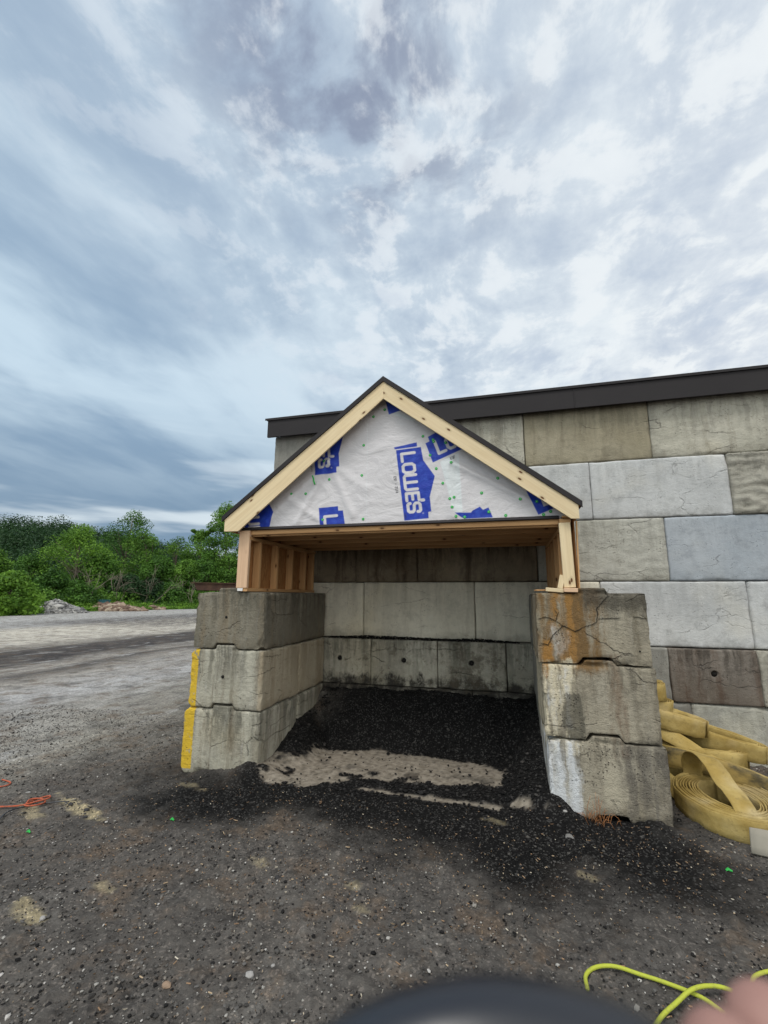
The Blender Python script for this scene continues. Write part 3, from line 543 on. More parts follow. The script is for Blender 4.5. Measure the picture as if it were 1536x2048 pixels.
# ================================================================== PIERS
PB_COUNT = 0
def pier_block(x0, x1, y0, y1, z0, m, label, group, tongue=True, groove=True, key=False, cham=False, vox=.0098, h=.603, seed=1, tc=None, chipc=None):
    cx = tc if tc else (x0 + x1) / 2; tw, tb = .105, .14
    pts = [(x0, z0), ]
    if groove: pts += [(cx - tb - .008, z0), (cx - tw - .006, z0 + .058), (cx + tw + .006, z0 + .058), (cx + tb + .008, z0)]
    pts += [(x1, z0), (x1, z0 + h)]
    if tongue: pts += [(cx + tb, z0 + h), (cx + tw, z0 + h + .045), (cx - tw, z0 + h + .045), (cx - tb, z0 + h)]
    pts += [(x0, z0 + h)]
    if cham: pts = [(x0 + .045, z0), ] + pts[1:-1] + [(x0 + .05, z0 + h), (x0, z0 + h - .05), (x0, z0 + .05)]
    bm = bmesh.new(); vs = [bm.verts.new((a, y0, b)) for a, b in pts]; f = bm.faces.new(vs); r = bmesh.ops.extrude_face_region(bm, geom=[f])
    bmesh.ops.translate(bm, vec=(0, y1 - y0, 0), verts=[v for v in r['geom'] if isinstance(v, bmesh.types.BMVert)])
    bmesh.ops.recalc_face_normals(bm, faces=bm.faces)
    if key:
        k2 = bmesh.new(); kv = [(cx - .135, y0 + .05), (cx - .105, y0 - .022), (cx + .095, y0 - .022), (cx + .135, y0 + .05)]
        for zz_ in (z0 + (.06 if groove else 0), z0 + h + .043):
            for a, b in kv: k2.verts.new((a, b, zz_))
        k2.verts.ensure_lookup_table(); v = k2.verts
        for q in ((0, 1, 2, 3), (4, 7, 6, 5), (0, 4, 5, 1), (1, 5, 6, 2), (2, 6, 7, 3), (3, 7, 4, 0)): k2.faces.new([v[i] for i in q])
        bmesh.ops.recalc_face_normals(k2, faces=k2.faces); tmp = bpy.data.meshes.new('t'); k2.to_mesh(tmp); bm.from_mesh(tmp); k2.free(); bpy.data.meshes.remove(tmp)
    me = bpy.data.meshes.new('concrete_block'); bm.to_mesh(me); bm.free()
    t = bpy.data.objects.new('tmp', me); C.objects.link(t); md = t.modifiers.new('r', 'REMESH'); md.mode = 'VOXEL'; md.voxel_size = vox
    dg = bpy.context.evaluated_depsgraph_get(); me2 = bpy.data.meshes.new_from_object(t.evaluated_get(dg)); bpy.data.objects.remove(t)
    k = len(me2.vertices); V = np.zeros(k * 3, np.float32); me2.vertices.foreach_get('co', V); V = V.reshape(-1, 3).astype(float); N = np.zeros(k * 3, np.float32); me2.vertices.foreach_get('normal', N); N = N.reshape(-1, 3)
    dX = np.minimum(np.abs(V[:, 0] - x0), np.abs(V[:, 0] - x1)); dY = np.minimum(np.abs(V[:, 1] - y0), np.abs(V[:, 1] - y1)); dZ = np.minimum(np.abs(V[:, 2] - z0), np.abs(V[:, 2] - z0 - h))
    q = np.sort(np.stack([dX, dY, dZ], 1), 1); e = q[:, 1]
    nz = fbm(V, 6, 4, seed); chip_ = ss(e, .035, .0) * (.003 + .09 * np.maximum(nz - .52, 0)) + ss(e, .09, 0) * .16 * np.maximum(fbm(V, 3.5, 4, seed + 4) - .56, 0) + ss(e, .03, .005) * (fbm(V, 45, 2, seed + 2) - .45) * .012
    if chipc is not None:
        for c, rr, dd in chipc: chip_ = chip_ + dd * ss(np.linalg.norm(V - np.array(c), axis=1) + (nz - .5) * .05, rr, rr * .3)
    V = V - N * chip_[:, None] + N * ((fbm(V, 3, 3, seed + 8) - .5) * .008 + (fbm(V, 32, 3, seed + 9) - .5) * .005)[:, None]
    loc = np.array([(x0 + x1) / 2, y0, z0]); me2.vertices.foreach_set('co', (V - loc).astype(np.float32).ravel()); me2.update()
    me2.polygons.foreach_set('use_smooth', np.full(len(me2.polygons), True)); me2.materials.clear(); me2.materials.append(m); me2.name = 'concrete_block'
    o = bpy.data.objects.new('concrete_block', me2); put(o, Matrix.Translation(loc)); return tag(o, label, 'concrete block', group)
GL, GR = 'concrete blocks of the left pier', 'concrete blocks of the right pier'
lt = pier_block(-3.385, -2.522, 4.425, 5.305, 1.222, MC['topdark'], 'dark weathered top front block of the left pier, a small hole in its face', GL, seed=3, chipc=[((-2.53, 4.43, 1.26), .09, .03)], tc=-2.985)
lm = pier_block(-3.405, -2.520, 4.43, 5.315, .612, MC['left'], 'middle front block of the left pier with a full yellow painted edge', GL, key=True, cham=True, seed=5, tc=-2.97)
lb_ = pier_block(-3.435, -2.520, 4.43, 5.30, -0.05, MC['left'], 'bottom front block of the left pier with a scuffed yellow painted edge', GL, key=True, cham=True, groove=True, seed=8, tc=-2.96, h=.653)
pier_block(-3.40, -2.530, 5.315, 6.13, 1.222, MC['topdark'], 'top rear block of the left pier, against the building wall', GL, seed=11, vox=.02, tc=-2.985)
pier_block(-3.41, -2.528, 5.325, 6.13, .612, MC['left'], 'sandy middle rear block of the left pier inside the bay', GL, seed=14, vox=.02, tc=-2.97)
pier_block(-3.42, -2.524, 5.31, 6.13, 0, MC['left'], 'bottom rear block of the left pier, half buried in black millings', GL, groove=False, seed=17, vox=.02, tc=-2.96)
rt = pier_block(.225, 1.128, 4.36, 5.27, 1.222, MC['right'], 'rust streaked cracked top front block of the right pier', GR, seed=23, tc=.70)
rm = pier_block(.250, 1.150, 4.365, 5.28, .612, MC['right'], 'middle front block of the right pier with cream and white runs', GR, seed=26, tc=.715)
rb = pier_block(.262, 1.175, 4.36, 5.27, .0, MC['right'], 'bottom front block of the right pier with white bloom and a pale round patch', GR, seed=29, tc=.73)
pier_block(.235, 1.13, 5.285, 6.13, 1.222, MC['grey'], 'top rear block of the right pier, against the building wall', GR, seed=31, vox=.022, tc=.7)
pier_block(.25, 1.15, 5.295, 6.13, .612, MC['grey'], 'middle rear block of the right pier', GR, seed=34, vox=.022, tc=.715)
pier_block(.26, 1.16, 5.28, 6.13, 0, MC['grey'], 'bottom rear block of the right pier, in the black millings', GR, groove=False, seed=37, vox=.022, tc=.73)
def hole_shade(x, z, y, r, parent):
    V, F = tube_arrays([Vector((x, y - .004, z)), Vector((x, y + .02, z))], r, 10); mesh_np('lifting_hole_shade', [tuple(v) for v in V], F, M_HOLE_SHADE, parent, loc=(x, y, z))  # dark disc on the face, painting the shade of a hole
hole_shade(-2.987, 1.556, 4.424, .016, lt); hole_shade(-2.972, .94, 4.407, .017, lm); hole_shade(1.04, 1.345, 4.362, .008, rt)
def crack(pts, y, parent, w=.0045, seed=0):
    rg = random.Random(seed); P_ = []
    for i in range(len(pts) - 1):
        a, b = pts[i], pts[i + 1]; L = math.hypot(b[0] - a[0], b[1] - a[1]); k = max(2, int(L / .012))
        for j in range(k): t = j / k; P_.append((a[0] + (b[0] - a[0]) * t + rg.uniform(-.004, .004), a[1] + (b[1] - a[1]) * t + rg.uniform(-.004, .004)))
    P_.append(pts[-1]); V = []; F = []
    for i, (a, b) in enumerate(P_):
        q0, q1 = P_[max(i - 1, 0)], P_[min(i + 1, len(P_) - 1)]; tx, tz = q1[0] - q0[0], q1[1] - q0[1]; L = math.hypot(tx, tz) or 1; nx_, nz_ = -tz / L, tx / L
        hw = w * .5 * rg.uniform(.5, 1.25) * (min(i, len(P_) - 1 - i, 4) / 4 * .8 + .2)
        V += [(a + nx_ * hw, y, b + nz_ * hw), (a - nx_ * hw, y, b - nz_ * hw), (a, y + .03, b)]
        if i: c = 3 * i; F += [(c - 3, c, c + 1, c - 2), (c - 2, c + 1, c + 2, c - 1), (c - 1, c + 2, c, c - 3)]
    mesh_np('crack', V, F, M_CRACK, parent, loc=(pts[0][0], y, pts[0][1]), smooth=False)
for i, (c, wd) in enumerate([([(0.235, 1.598), (0.306, 1.616), (0.39, 1.584), (0.409, 1.639), (0.385, 1.678)], .0042), ([(0.39, 1.584), (0.45, 1.542)], .0042), ([(0.251, 1.39), (0.314, 1.376), (0.361, 1.464), (0.45, 1.542), (0.541, 1.495), (0.615, 1.535), (0.72, 1.574), (0.741, 1.655), (0.729, 1.693), (0.795, 1.764), (0.829, 1.807)], .0058), ([(0.738, 1.607), (0.854, 1.614), (0.914, 1.62)], .004), ([(1.013, 1.633), (1.08, 1.623), (1.118, 1.613)], .003), ([(0.409, 1.639), (0.421, 1.661)], .004)]):
    crack(c, 4.3535, rt, wd, i)

# rusty trough on the left pier
tr = empty('steel_trough', (-3.2, 5.0, 1.84), 'dark rusty steel trough lying across the left pier', 'trough')
prism('pan', [(-3.62, 1.935), (-3.57, 1.845), (-2.93, 1.835), (-2.91, 1.925), (-2.925, 1.925), (-2.945, 1.85), (-3.56, 1.86), (-3.605, 1.935)], 4.66, 5.5, M_RUST, tr, 'y')
prism('end_plate', [(-3.61, 1.933), (-3.565, 1.85), (-2.935, 1.84), (-2.918, 1.923)], 4.650, 4.664, M_RUST, tr, 'y')
prism('lip', [(-3.64, 1.930), (-3.64, 1.940), (-2.90, 1.930), (-2.90, 1.920)], 4.635, 4.652, M_RUST, tr, 'y')

# ================================================================== SHELTER
sh = empty('timber_shelter', (-1.19, 4.4, 1.83), 'new timber gable shelter with printed house wrap, standing on the two concrete piers', 'shelter')
XC, ZA = -1.190, 4.034
sl_ = .7795
def zr(x): return ZA - sl_ * abs(x - XC)
YF = 4.30
# barge boards (cut plumb at the ridge, square-ish at the eaves)
for sgn, xe, xb in ((-1, -3.008, -2.832), (1, .640, .572)):
    prof = [(XC, ZA), (XC, ZA - .193), (xb, 2.481 if sgn < 0 else 2.484), (xe, 2.483), (xe, zr(xe))]
    if sgn > 0: prof = prof[::-1]
    X = Vector((xe - XC, 0, zr(xe) - ZA)).normalized(); Zv = Vector((-X.z, 0, X.x)) * (1 if sgn > 0 else -1); Yv = Zv.cross(X)
    Mw = Matrix(((X.x, Yv.x, Zv.x, XC), (X.y, Yv.y, Zv.y, YF), (X.z, Yv.z, Zv.z, ZA), (0, 0, 0, 1))); inv = Mw.inverted()
    k = len(prof); V = [inv @ Vector((a, YF, b)) for a, b in prof] + [inv @ Vector((a, YF + .020, b)) for a, b in prof]
    F = [(i, (i + 1) % k, k + (i + 1) % k, k + i) for i in range(k)] + [tuple(range(k))[::-1], tuple(range(k, 2 * k))]
    bm = bmesh.new(); vv = [bm.verts.new(v) for v in V]; [bm.faces.new([vv[i] for i in f]) for f in F]; bmesh.ops.recalc_face_normals(bm, faces=bm.faces); bmesh.ops.bevel(bm, geom=bm.edges[:], offset=.002, segments=1, affect='EDGES')
    me = bpy.data.meshes.new('barge_board'); bm.to_mesh(me); bm.free(); me.materials.append(M_PINE); put(bpy.data.objects.new('barge_board', me), Mw, sh)
    # roof deck, metal roofing and the dark edge strip above the board
    xo = xe + sgn * .012
    def band(name, o0, o1, y0, y1, m_, ext=0, xs=None):
        x_e = xo + sgn * ext; a = (XC, ZA + o0); b = (x_e, zr(x_e) + o0); c = (x_e, zr(x_e) + o1); e = (XC, ZA + o1)
        prism(name, [a, b, c, e] if sgn > 0 else [e, c, b, a], y0, y1, m_, sh, 'y')
    band('roof_deck', -.002, .016, YF + .002, 6.19, M_OSB)
    band('roofing_sheet', .018, .052, YF + .015, 6.20, M_METAL, .02)
    band('edge_flashing', .002, .058, YF - .014, YF + .012, M_METAL, .02)
    for yy in (4.50, 4.95, 5.4, 5.85, 6.15):
        a = Vector((XC + sgn * .02, yy, ZA - .075)); b = Vector((xe - sgn * .15, yy, zr(xe - sgn * .15) - .075)); board('rafter', a, b, .038, .14, M_STUD, sh, side=(0, 1, 0))
    board('eave_board', (xe - sgn * .022, YF + .042, 2.545), (xe - sgn * .022, 6.19, 2.545), .11, .02, M_STUD, sh, side=(0, 0, 1))
    board('soffit_board', (xe - sgn * .09, YF + .042, 2.515), (xe - sgn * .09, 6.19, 2.515), .10, .014, M_STUD, sh, side=(1, 0, 0))
board('ridge_board', (XC, 4.42, 3.95), (XC, 6.19, 3.95), .14, .02, M_STUD, sh, side=(0, 0, 1))
# walls
def side_wall(xi, xo, sgn, xsh):
    xm = (xi + xo) / 2; wd = abs(xo - xi)
    board('bottom_plate', (xm, 4.40, 1.851), (xm, 6.19, 1.851), wd, .036, M_STUD, sh, side=(1, 0, 0)); board('top_plate', (xm, 4.395, 2.415), (xm, 6.19, 2.415), wd, .038, M_STUD, sh, side=(1, 0, 0))
    for k, yy in enumerate((4.633, 5.043, 5.447, 5.846, 6.12)):
        board('stud', (xm, yy + .019, 1.87), (xm, yy + .019, 2.395), wd, .038, M_STUD, sh, side=(1, 0, 0))
    boxo('sheathing_panel', (min(xsh, xsh + sgn * .012), 4.44, 1.835), (max(xsh, xsh + sgn * .012), 6.18, 2.50), M_OSB, sh, .001)
side_wall(-2.74, -2.829, -1, -2.832); side_wall(.478, .567, 1, .60)
board('post', (-2.807, 4.41, 1.87), (-2.807, 4.41, 2.50), .132, .038, M_POST, sh, side=(1, 0, 0))
board('post', (.530, 4.395, 1.875), (.519, 4.385, 2.462), .098, .038, M_PINE, sh, side=(1, 0, 0)); board('post_header', (.478, 4.402, 2.482), (.575, 4.402, 2.482), .036, .04, M_STUD, sh, side=(0, 0, 1))
board('corner_brace', (.612, 4.42, 1.85), (.628, 4.42, 2.48), .012, .04, M_STUD, sh, side=(1, 0, 0))
for yy in (4.47, 4.86, 5.27, 5.68, 6.09): board('joist', (-2.82, yy, 2.478), (.56, yy, 2.478), .084, .038, M_STUD, sh, side=(0, 0, 1))
board('header', (-2.74, 4.432, 2.488), (.478, 4.432, 2.488), .07, .03, M_STUD, sh, side=(0, 0, 1))
prism('wrap_flashing', [(4.385, 2.502), (4.378, 2.508), (4.404, 2.536), (4.412, 2.536), (4.412, 2.502)], -2.842, .478, M_METAL, sh)
boxo('paper_label', (-2.855, 4.3925, 1.838), (-2.79, 4.3955, 1.868), M_WHITE, sh, 0)
# house wrap
st_ = .0045; xs = np.arange(-2.985, .63, st_); zs = np.arange(2.475, 4.02, st_); X, Z = np.meshgrid(xs, zs); nxw, nzw = len(xs), len(zs); x = X.ravel(); z = Z.ravel()
Q = np.stack([x, z, x * 0], -1)
Yw = 4.428 + (fbm(Q, 1.6, 3, 71) - .5) * .022 + (fbm(Q * np.array([1, 2.5, 1]), 9, 3, 74) - .5) * .004
for (ax_, az_, bx_, bz_, wd, am) in [(-1.83, 3.22, -2.55, 2.6, .05, .010), (-1.83, 3.22, -2.2, 2.56, .04, .008), (-1.83, 3.22, -1.55, 2.62, .04, .007), (-1.83, 3.22, -1.4, 2.9, .05, .006), (-.5, 3.12, .38, 2.62, .035, .010), (.30, 2.68, -.45, 3.15, .03, -.006), (-2.3, 2.85, -1.9, 2.56, .04, .006), (-.55, 3.1, -.5, 2.58, .05, .008)]:
    Yw = Yw - am * 1.7 * np.exp(-(sdseg(x, z, (ax_, az_), (bx_, bz_)) / wd) ** 2)
Yw = np.minimum(Yw, 4.437)
ink = np.zeros_like(x); white = np.zeros_like(x); blackk = np.zeros_like(x); lightk = np.zeros_like(x)
aa = .003
E1 = np.array([.073, -.649]); E2 = np.array([.167, .008])
PLATE2 = [(-.13, -.26), (-.13, 1.06), (-.055, 1.06), (-.052, 1.373), (.17, 1.423), (.45, 2.001), (.772, 1.531), (1.005, 1.507), (1.009, 1.32), (1.108, 1.30), (1.113, -.205)]
PLATE = [(-.052, -.22), (-.052, 1.373), (.17, 1.423), (.45, 2.001), (.772, 1.531), (1.005, 1.507), (1.009, 1.32), (1.108, 1.30), (1.113, -.205)]
BAR = [(-.103, -.344), (-.14, 1.157), (-.068, 1.149), (-.068, -.28)]
def arc(cu, cv, ru, rv, a0, a1, k=10): return [(cu + ru * math.cos(R(a0 + (a1 - a0) * i / k)), cv + rv * math.sin(R(a0 + (a1 - a0) * i / k))) for i in range(k + 1)]
def rr_(u0, u1, v0, v1, q=.03, qv=.14): return [(u0 + q, v0), (u1 - q, v0), (u1, v0 + qv), (u1, v1 - qv), (u1 - q, v1), (u0 + q, v1), (u0, v1 - qv), (u0, v0 + qv), (u0 + q, v0)]
LET = [[(.025, .92), (.025, .10), (.15, .10)], rr_(.205, .345, .10, .82), [(.39, .84), (.39, .18), (.415, .10), (.60, .10), (.625, .18), (.625, .84)], [(.508, .84), (.508, .12)], [(.80, .10), (.685, .10), (.685, .86), (.80, .86)], [(.685, .48), (.785, .48)], [(.812, 1.13), (.812, 1.0)],
       [(.985, .70), (.985, .80), (.965, .88), (.875, .88), (.85, .80), (.85, .62), (.875, .52), (.965, .48), (.985, .40), (.985, .20), (.965, .12), (.87, .12), (.85, .20), (.85, .28)]]
def logo(O, e1=E1, e2=E2, plate=PLATE, letters=True, bar=True):
    A = np.array([e1, e2]).T; inv = np.linalg.inv(A); U = inv @ (np.stack([x, z]) - np.array(O)[:, None]); uu, vv_ = U
    s1 = np.linalg.norm(e1); s2 = np.linalg.norm(e2); a_, b_ = uu * s1, vv_ * s2
    def sc(pl): return [(p_[0] * s1, p_[1] * s2) for p_ in pl]
    near = (uu > -.6) & (uu < 1.6) & (vv_ > -1) & (vv_ < 2.6); ids = np.where(near)[0]; a_, b_ = a_[ids], b_[ids]
    pk = np.full(len(ids), 1e9)
    pk = np.minimum(pk, sdpoly(a_, b_, sc(plate)))
    if bar: pk = np.minimum(pk, sdpoly(a_, b_, sc(BAR)))
    ink[ids] = np.maximum(ink[ids], ss(-pk, -aa, aa))
    if letters:
        dl = np.full(len(ids), 1e9)
        for L_ in LET:
            q = sc(L_)
            for i in range(len(q) - 1): dl = np.minimum(dl, sdseg(a_, b_, q[i], q[i + 1]))
        hw = .0155; white[ids] = np.maximum(white[ids], ss(hw - dl, -aa, aa) * (pk < 0))
        dr = np.abs(np.hypot(a_ - 1.02 * s1, b_ - 1.0 * s2) - .006); white[ids] = np.maximum(white[ids], .6 * ss(.002 - dr, -aa, aa) * (pk < 0))
LE = (-2.845, 2.977)
logo((-1.042, 3.271)); logo((-.635, 3.209), np.array([.561, .216]), np.array([-.056, .162]), PLATE2, bar=False); logo((-2.04, 3.812), plate=PLATE2, bar=False); logo((-1.889, 2.640), plate=PLATE2, bar=False); logo(LE, plate=PLATE2, bar=False)
for pl in ([(-0.483, 2.609), (-0.324, 2.602), (-0.305, 2.624), (-0.237, 2.657), (-0.207, 2.624), (-0.155, 2.646), (-0.117, 2.545), (-0.389, 2.543), (-0.428, 2.564)], [(0.204, 2.788), (0.302, 2.554), (0.442, 2.61), (0.416, 2.651), (0.361, 2.76), (.28, 2.86)], [(-1.198, 3.87), (-1.161, 3.709), (-1.036, 3.742), (-0.96, 3.765), (-1.098, 3.86)]):
    ink = np.maximum(ink, ss(-sdpoly(x, z, pl), -aa, aa))
for pl in ([(0.335, 2.689), (0.352, 2.628), (0.421, 2.651), (0.416, 2.672), (.372, 2.660), (.357, 2.70)],): white = np.maximum(white, ss(-sdpoly(x, z, pl), -aa, aa))
GLY = {'E': [[(1, 0), (0, 0), (0, 1), (1, 1)], [(0, .5), (.8, .5)]], 'S': [[(1, .9), (.1, 1), (0, .6), (1, .4), (.9, 0), (0, .1)]], 'F': [[(0, 0), (0, 1), (1, 1)], [(0, .5), (.8, .5)]], '-': [[(.1, .5), (.9, .5)]], '2': [[(0, .85), (.5, 1), (1, .8), (0, 0), (1, 0)]], '5': [[(1, 1), (0, 1), (0, .55), (1, .45), (.9, 0), (0, 0)]], '1': [[(.5, 0), (.5, 1), (.2, .8)]], '4': [[(.7, 0), (.7, 1), (0, .35), (1, .35)]], ' ': []}
def small(txt, O, dirv, upv, hgt, w):
    global blackk
    O = np.array(O); e = np.array(dirv) / np.linalg.norm(dirv); up = np.array(upv) / np.linalg.norm(upv)
    for i, ch in enumerate(txt):
        for seg in GLY[ch]:
            q = [tuple(O + e * (i * w * 1.45 + a * w) + up * b * hgt) for a, b in seg]
            for k in range(len(q) - 1): blackk = np.maximum(blackk, ss(.0028 - sdseg(x, z, q[k], q[k + 1]), -.002, .002))
small('ESF - 2514', (-1.108, 3.016), (.024, -.172), (1, .12), .026, .0125)
small('ESF', (-.508, 3.155), (.561, .216), (-.056, .162), .026, .0125)
small('2514', (-2.895, 2.60), (.05, -.12), (1, .2), .028, .015)
small('1111', (-.995, 2.62), (.012, -.09), (1, .1), .012, .010); small('1111', (-2.055, 3.20), (.012, -.09), (1, .1), .016, .012)
lightk = np.maximum(lightk, ss(-sdpoly(x, z, [(-0.619, 3.142), (-0.428, 3.222), (-0.404, 2.576), (-0.499, 2.63), (-0.55, 2.865)]), -.006, .006))
lightk = np.maximum(lightk, .9 * ss(-sdpoly(x, z, [(-1.125, 3.705), (-1.062, 3.745), (-0.80, 3.56), (-0.886, 3.60)]), -.004, .004))
lightk = np.maximum(lightk, .5 * ss(.003 - np.abs(x + 1.40), -.002, .002))
ink = ink * (1 - white)
keep = (z < zr(x) - .045) & (z > np.where((x > -2.842) & (x < .478), 2.528, 2.478)) & (x > -2.92) & (x < .585)
F = grid_faces(nxw, nzw); fk = keep[F].all(1); F = F[fk]; used = np.unique(F); remap = np.full(len(x), -1); remap[used] = np.arange(len(used))
wrap = mesh_np('house_wrap', np.stack([x, Yw, z], 1)[used], remap[F], M_WRAP, sh, loc=(-1.19, 4.428, 2.5), cols={'ink': np.stack([ink, lightk, blackk], 1)[used]})
boxo('gable_sheathing', (-2.80, 4.442, 2.535), (.45, 4.452, 2.56), M_OSB, sh, 0)
prism('gable_sheathing', [(-2.9, 2.56), (.56, 2.56), (.56, 2.60), (XC, 3.95), (-2.9, 2.60)], 4.442, 4.453, M_OSB, sh, 'y')
bm = bmesh.new(); bmesh.ops.create_cone(bm, cap_ends=True, segments=12, radius1=.0155, radius2=.012, depth=.004); me_cap = bpy.data.meshes.new('cap_nail'); bm.to_mesh(me_cap); bm.free(); me_cap.materials.append(M_GREEN)
m, n = mat('pale green plastic'); n.out((.25, .55, .30), .4); bm = bmesh.new(); bmesh.ops.create_cone(bm, cap_ends=True, segments=8, radius1=.0045, radius2=.0045, depth=.003); me_hd = bpy.data.meshes.new('nail_head'); bm.to_mesh(me_hd); bm.free(); me_hd.materials.append(m)
caps = [(-0.793, 3.431), (-0.687, 3.383), (-0.682, 3.362), (-0.557, 3.34), (-0.72, 3.219), (-0.504, 3.121), (-0.659, 3.072), (-0.594, 2.915), (-0.486, 2.763), (-0.527, 2.75), (-0.506, 2.663), (-0.471, 2.569), (-0.386, 2.559), (-0.153, 2.601), (0.004, 2.559), (-0.216, 2.793), (0.145, 2.713), (-0.056, 2.934), (0.294, 2.68), (0.348, 2.554), (0.412, 2.581), (-1.437, 2.582), (-1.458, 3.054), (-1.441, 3.389), (-1.829, 3.035), (-2.102, 2.89), (-1.892, 3.243), (-1.891, 2.591), (-2.27, 2.895), (-1.334, 3.703), (-1.207, 3.77)]
for cx, cz in caps:
    i = int(round((cx - xs[0]) / st_)); j = int(round((cz - zs[0]) / st_)); yv = Yw[j * nxw + i]
    Mc = Matrix.Translation((cx, yv - .003, cz)) @ Matrix.Rotation(R(90), 4, 'X'); o = put(bpy.data.objects.new('cap_nail', me_cap), Mc, sh)
    put(bpy.data.objects.new('nail_head', me_hd), Matrix.Translation((cx, yv - .0055, cz)) @ Matrix.Rotation(R(90), 4, 'X'), o)
V, F = tube_arrays(spline([(-2.022, 4.416, 3.086), (-2.008, 4.413, 3.05), (-2.004, 4.414, 3.02), (-1.990, 4.416, 2.985)], 4), .009, 6); mesh_np('green_tape', [tuple(v) for v in V], F, M_GREEN, sh, loc=(-2.0, 4.41, 3.03))

# scraps and shims on the right pier (loose)
def scrap(p0, p1, w_, t_, m_, lb, side=(0, 1, 0)):
    o = board('wood_scrap', p0, p1, w_, t_, m_, None, side=side); return tag(o, lb, 'wood scrap', 'loose wood offcuts on the right pier')
scrap((.235, 4.42, 1.850), (.36, 4.46, 1.852), .06, .012, M_STUD, 'thin greyish shim at the left corner of the right pier top')
scrap((.325, 4.40, 1.858), (.475, 4.40, 1.845), .07, .034, M_PINE, 'pale wedge offcut lying left of the leaning post foot')
scrap((.445, 4.375, 1.865), (.475, 4.392, 1.985), .045, .016, M_PINE, 'short offcut stood on end against the right post', side=(1, 0, 0))
scrap((.475, 4.365, 1.852), (.590, 4.365, 1.850), .05, .036, M_POST, 'reddish block wedged under the foot of the right post')

# ================================================================== HOSES
def ribbon(name, path, ups, wd, th, m, parent=None, loc=None):
    """flat strip: path centre line, ups = width direction per point"""
    P_ = np.array(path, float); U = np.array(ups, float); U /= np.linalg.norm(U, axis=1)[:, None]
    T = np.gradient(P_, axis=0); T /= np.linalg.norm(T, axis=1)[:, None]; N = np.cross(T, U); N /= np.linalg.norm(N, axis=1)[:, None] + 1e-9
    prof = [(-.5, 0), (-.47, .5), (-.2, .46), (.2, .46), (.47, .5), (.5, 0), (.47, -.5), (.2, -.46), (-.2, -.46), (-.47, -.5)]
    V = []; k = len(prof)
    for a, b in prof: V.append(P_ + U * (a * wd) + N * (b * th))
    V = np.stack(V, 1).reshape(-1, 3); V = V + (np.stack([fbm(V, 9, 3, 3), fbm(V, 9, 3, 4), fbm(V, 7, 3, 5)], 1) - .5) * np.array([.014, .014, .012]); n_ = len(P_); F = [(i * k + j, i * k + (j + 1) % k, (i + 1) * k + (j + 1) % k, (i + 1) * k + j) for i in range(n_ - 1) for j in range(k)]
    F += [tuple(range(k))[::-1], tuple((n_ - 1) * k + j for j in range(k))]
    return mesh_np(name, V, F, m, parent, loc=loc or tuple(P_[0]))
def coil_path(cx, cy, a, b, turns, pitch, ang, z0, tilt=(0, 0), wob=.004, seed=0, inner=0):
    rg = np.random.default_rng(seed); n_ = int(turns * 64); t = np.linspace(0, turns, n_); ph = t * 2 * math.pi; k = t * pitch
    lo_ = .35 * np.sin(ph * 1.0 + seed); wv = wob * (fbm(np.stack([np.cos(ph) * 2.2, np.sin(ph) * 2.2, t * .9], -1), 1, 3, seed) - .5) * 2
    u = (a - k + wv) * np.cos(ph); v = (b - k + wv) * np.sin(ph)
    c, s = math.cos(ang), math.sin(ang); X_ = cx + u * c - v * s; Y_ = cy + u * s + v * c
    Z_ = z0 + tilt[0] * (X_ - cx) + tilt[1] * (Y_ - cy) + rg.normal(0, .0006, n_) + .004 * np.sin(ph * .63 + seed)
    return np.stack([X_, Y_, Z_], 1)
def hose_coil(label, cx, cy, a, b, turns, ang, z0, hgt=.165, tilt=(0, 0), pitch=.019, th=.0105, m=None, seed=0, wob=.006):
    e = empty('fire_hose_coil', (cx, cy, z0 - hgt / 2), label, 'hose', 'yellow fire hoses piled against the wall')
    p = coil_path(cx, cy, a, b, turns, pitch, ang, z0, tilt, wob, seed); up = np.tile(np.array([-tilt[0], -tilt[1], 1.]), (len(p), 1))
    ribbon('coiled_strip', p, up, hgt, th, m or M_HOSE, e, loc=(cx, cy, z0)); return e
G = .165
# big front coil, with the flat tail folded across it
big = hose_coil('big round yellow hose coil in front of the pile, its end folded across the top', 1.70, 4.76, .375, .50, 10.2, R(8), .088, tilt=(.02, 0), seed=2, pitch=.0205, wob=.010)
fp = spline([(1.60, 5.20, .10), (1.585, 5.19, .25), (1.60, 5.12, .36), (1.64, 4.98, .385), (1.675, 4.87, .325), (1.69, 4.76, .255), (1.70, 4.62, .225), (1.70, 4.50, .19), (1.70, 4.42, .13), (1.70, 4.38, .06)], 7)
fu = [np.array([1, -.35 + .35 * min(1, i / 30), -.30 + .25 * min(1, i / 30)]) for i in range(len(fp))]
ribbon('folded_tail', fp, fu, .165, .012, M_HOSE, big)
ap = spline([(1.52, 5.08, .19), (1.56, 5.03, .27), (1.64, 5.00, .325), (1.74, 4.98, .30), (1.80, 4.95, .22), (1.80, 4.92, .17)], 6)
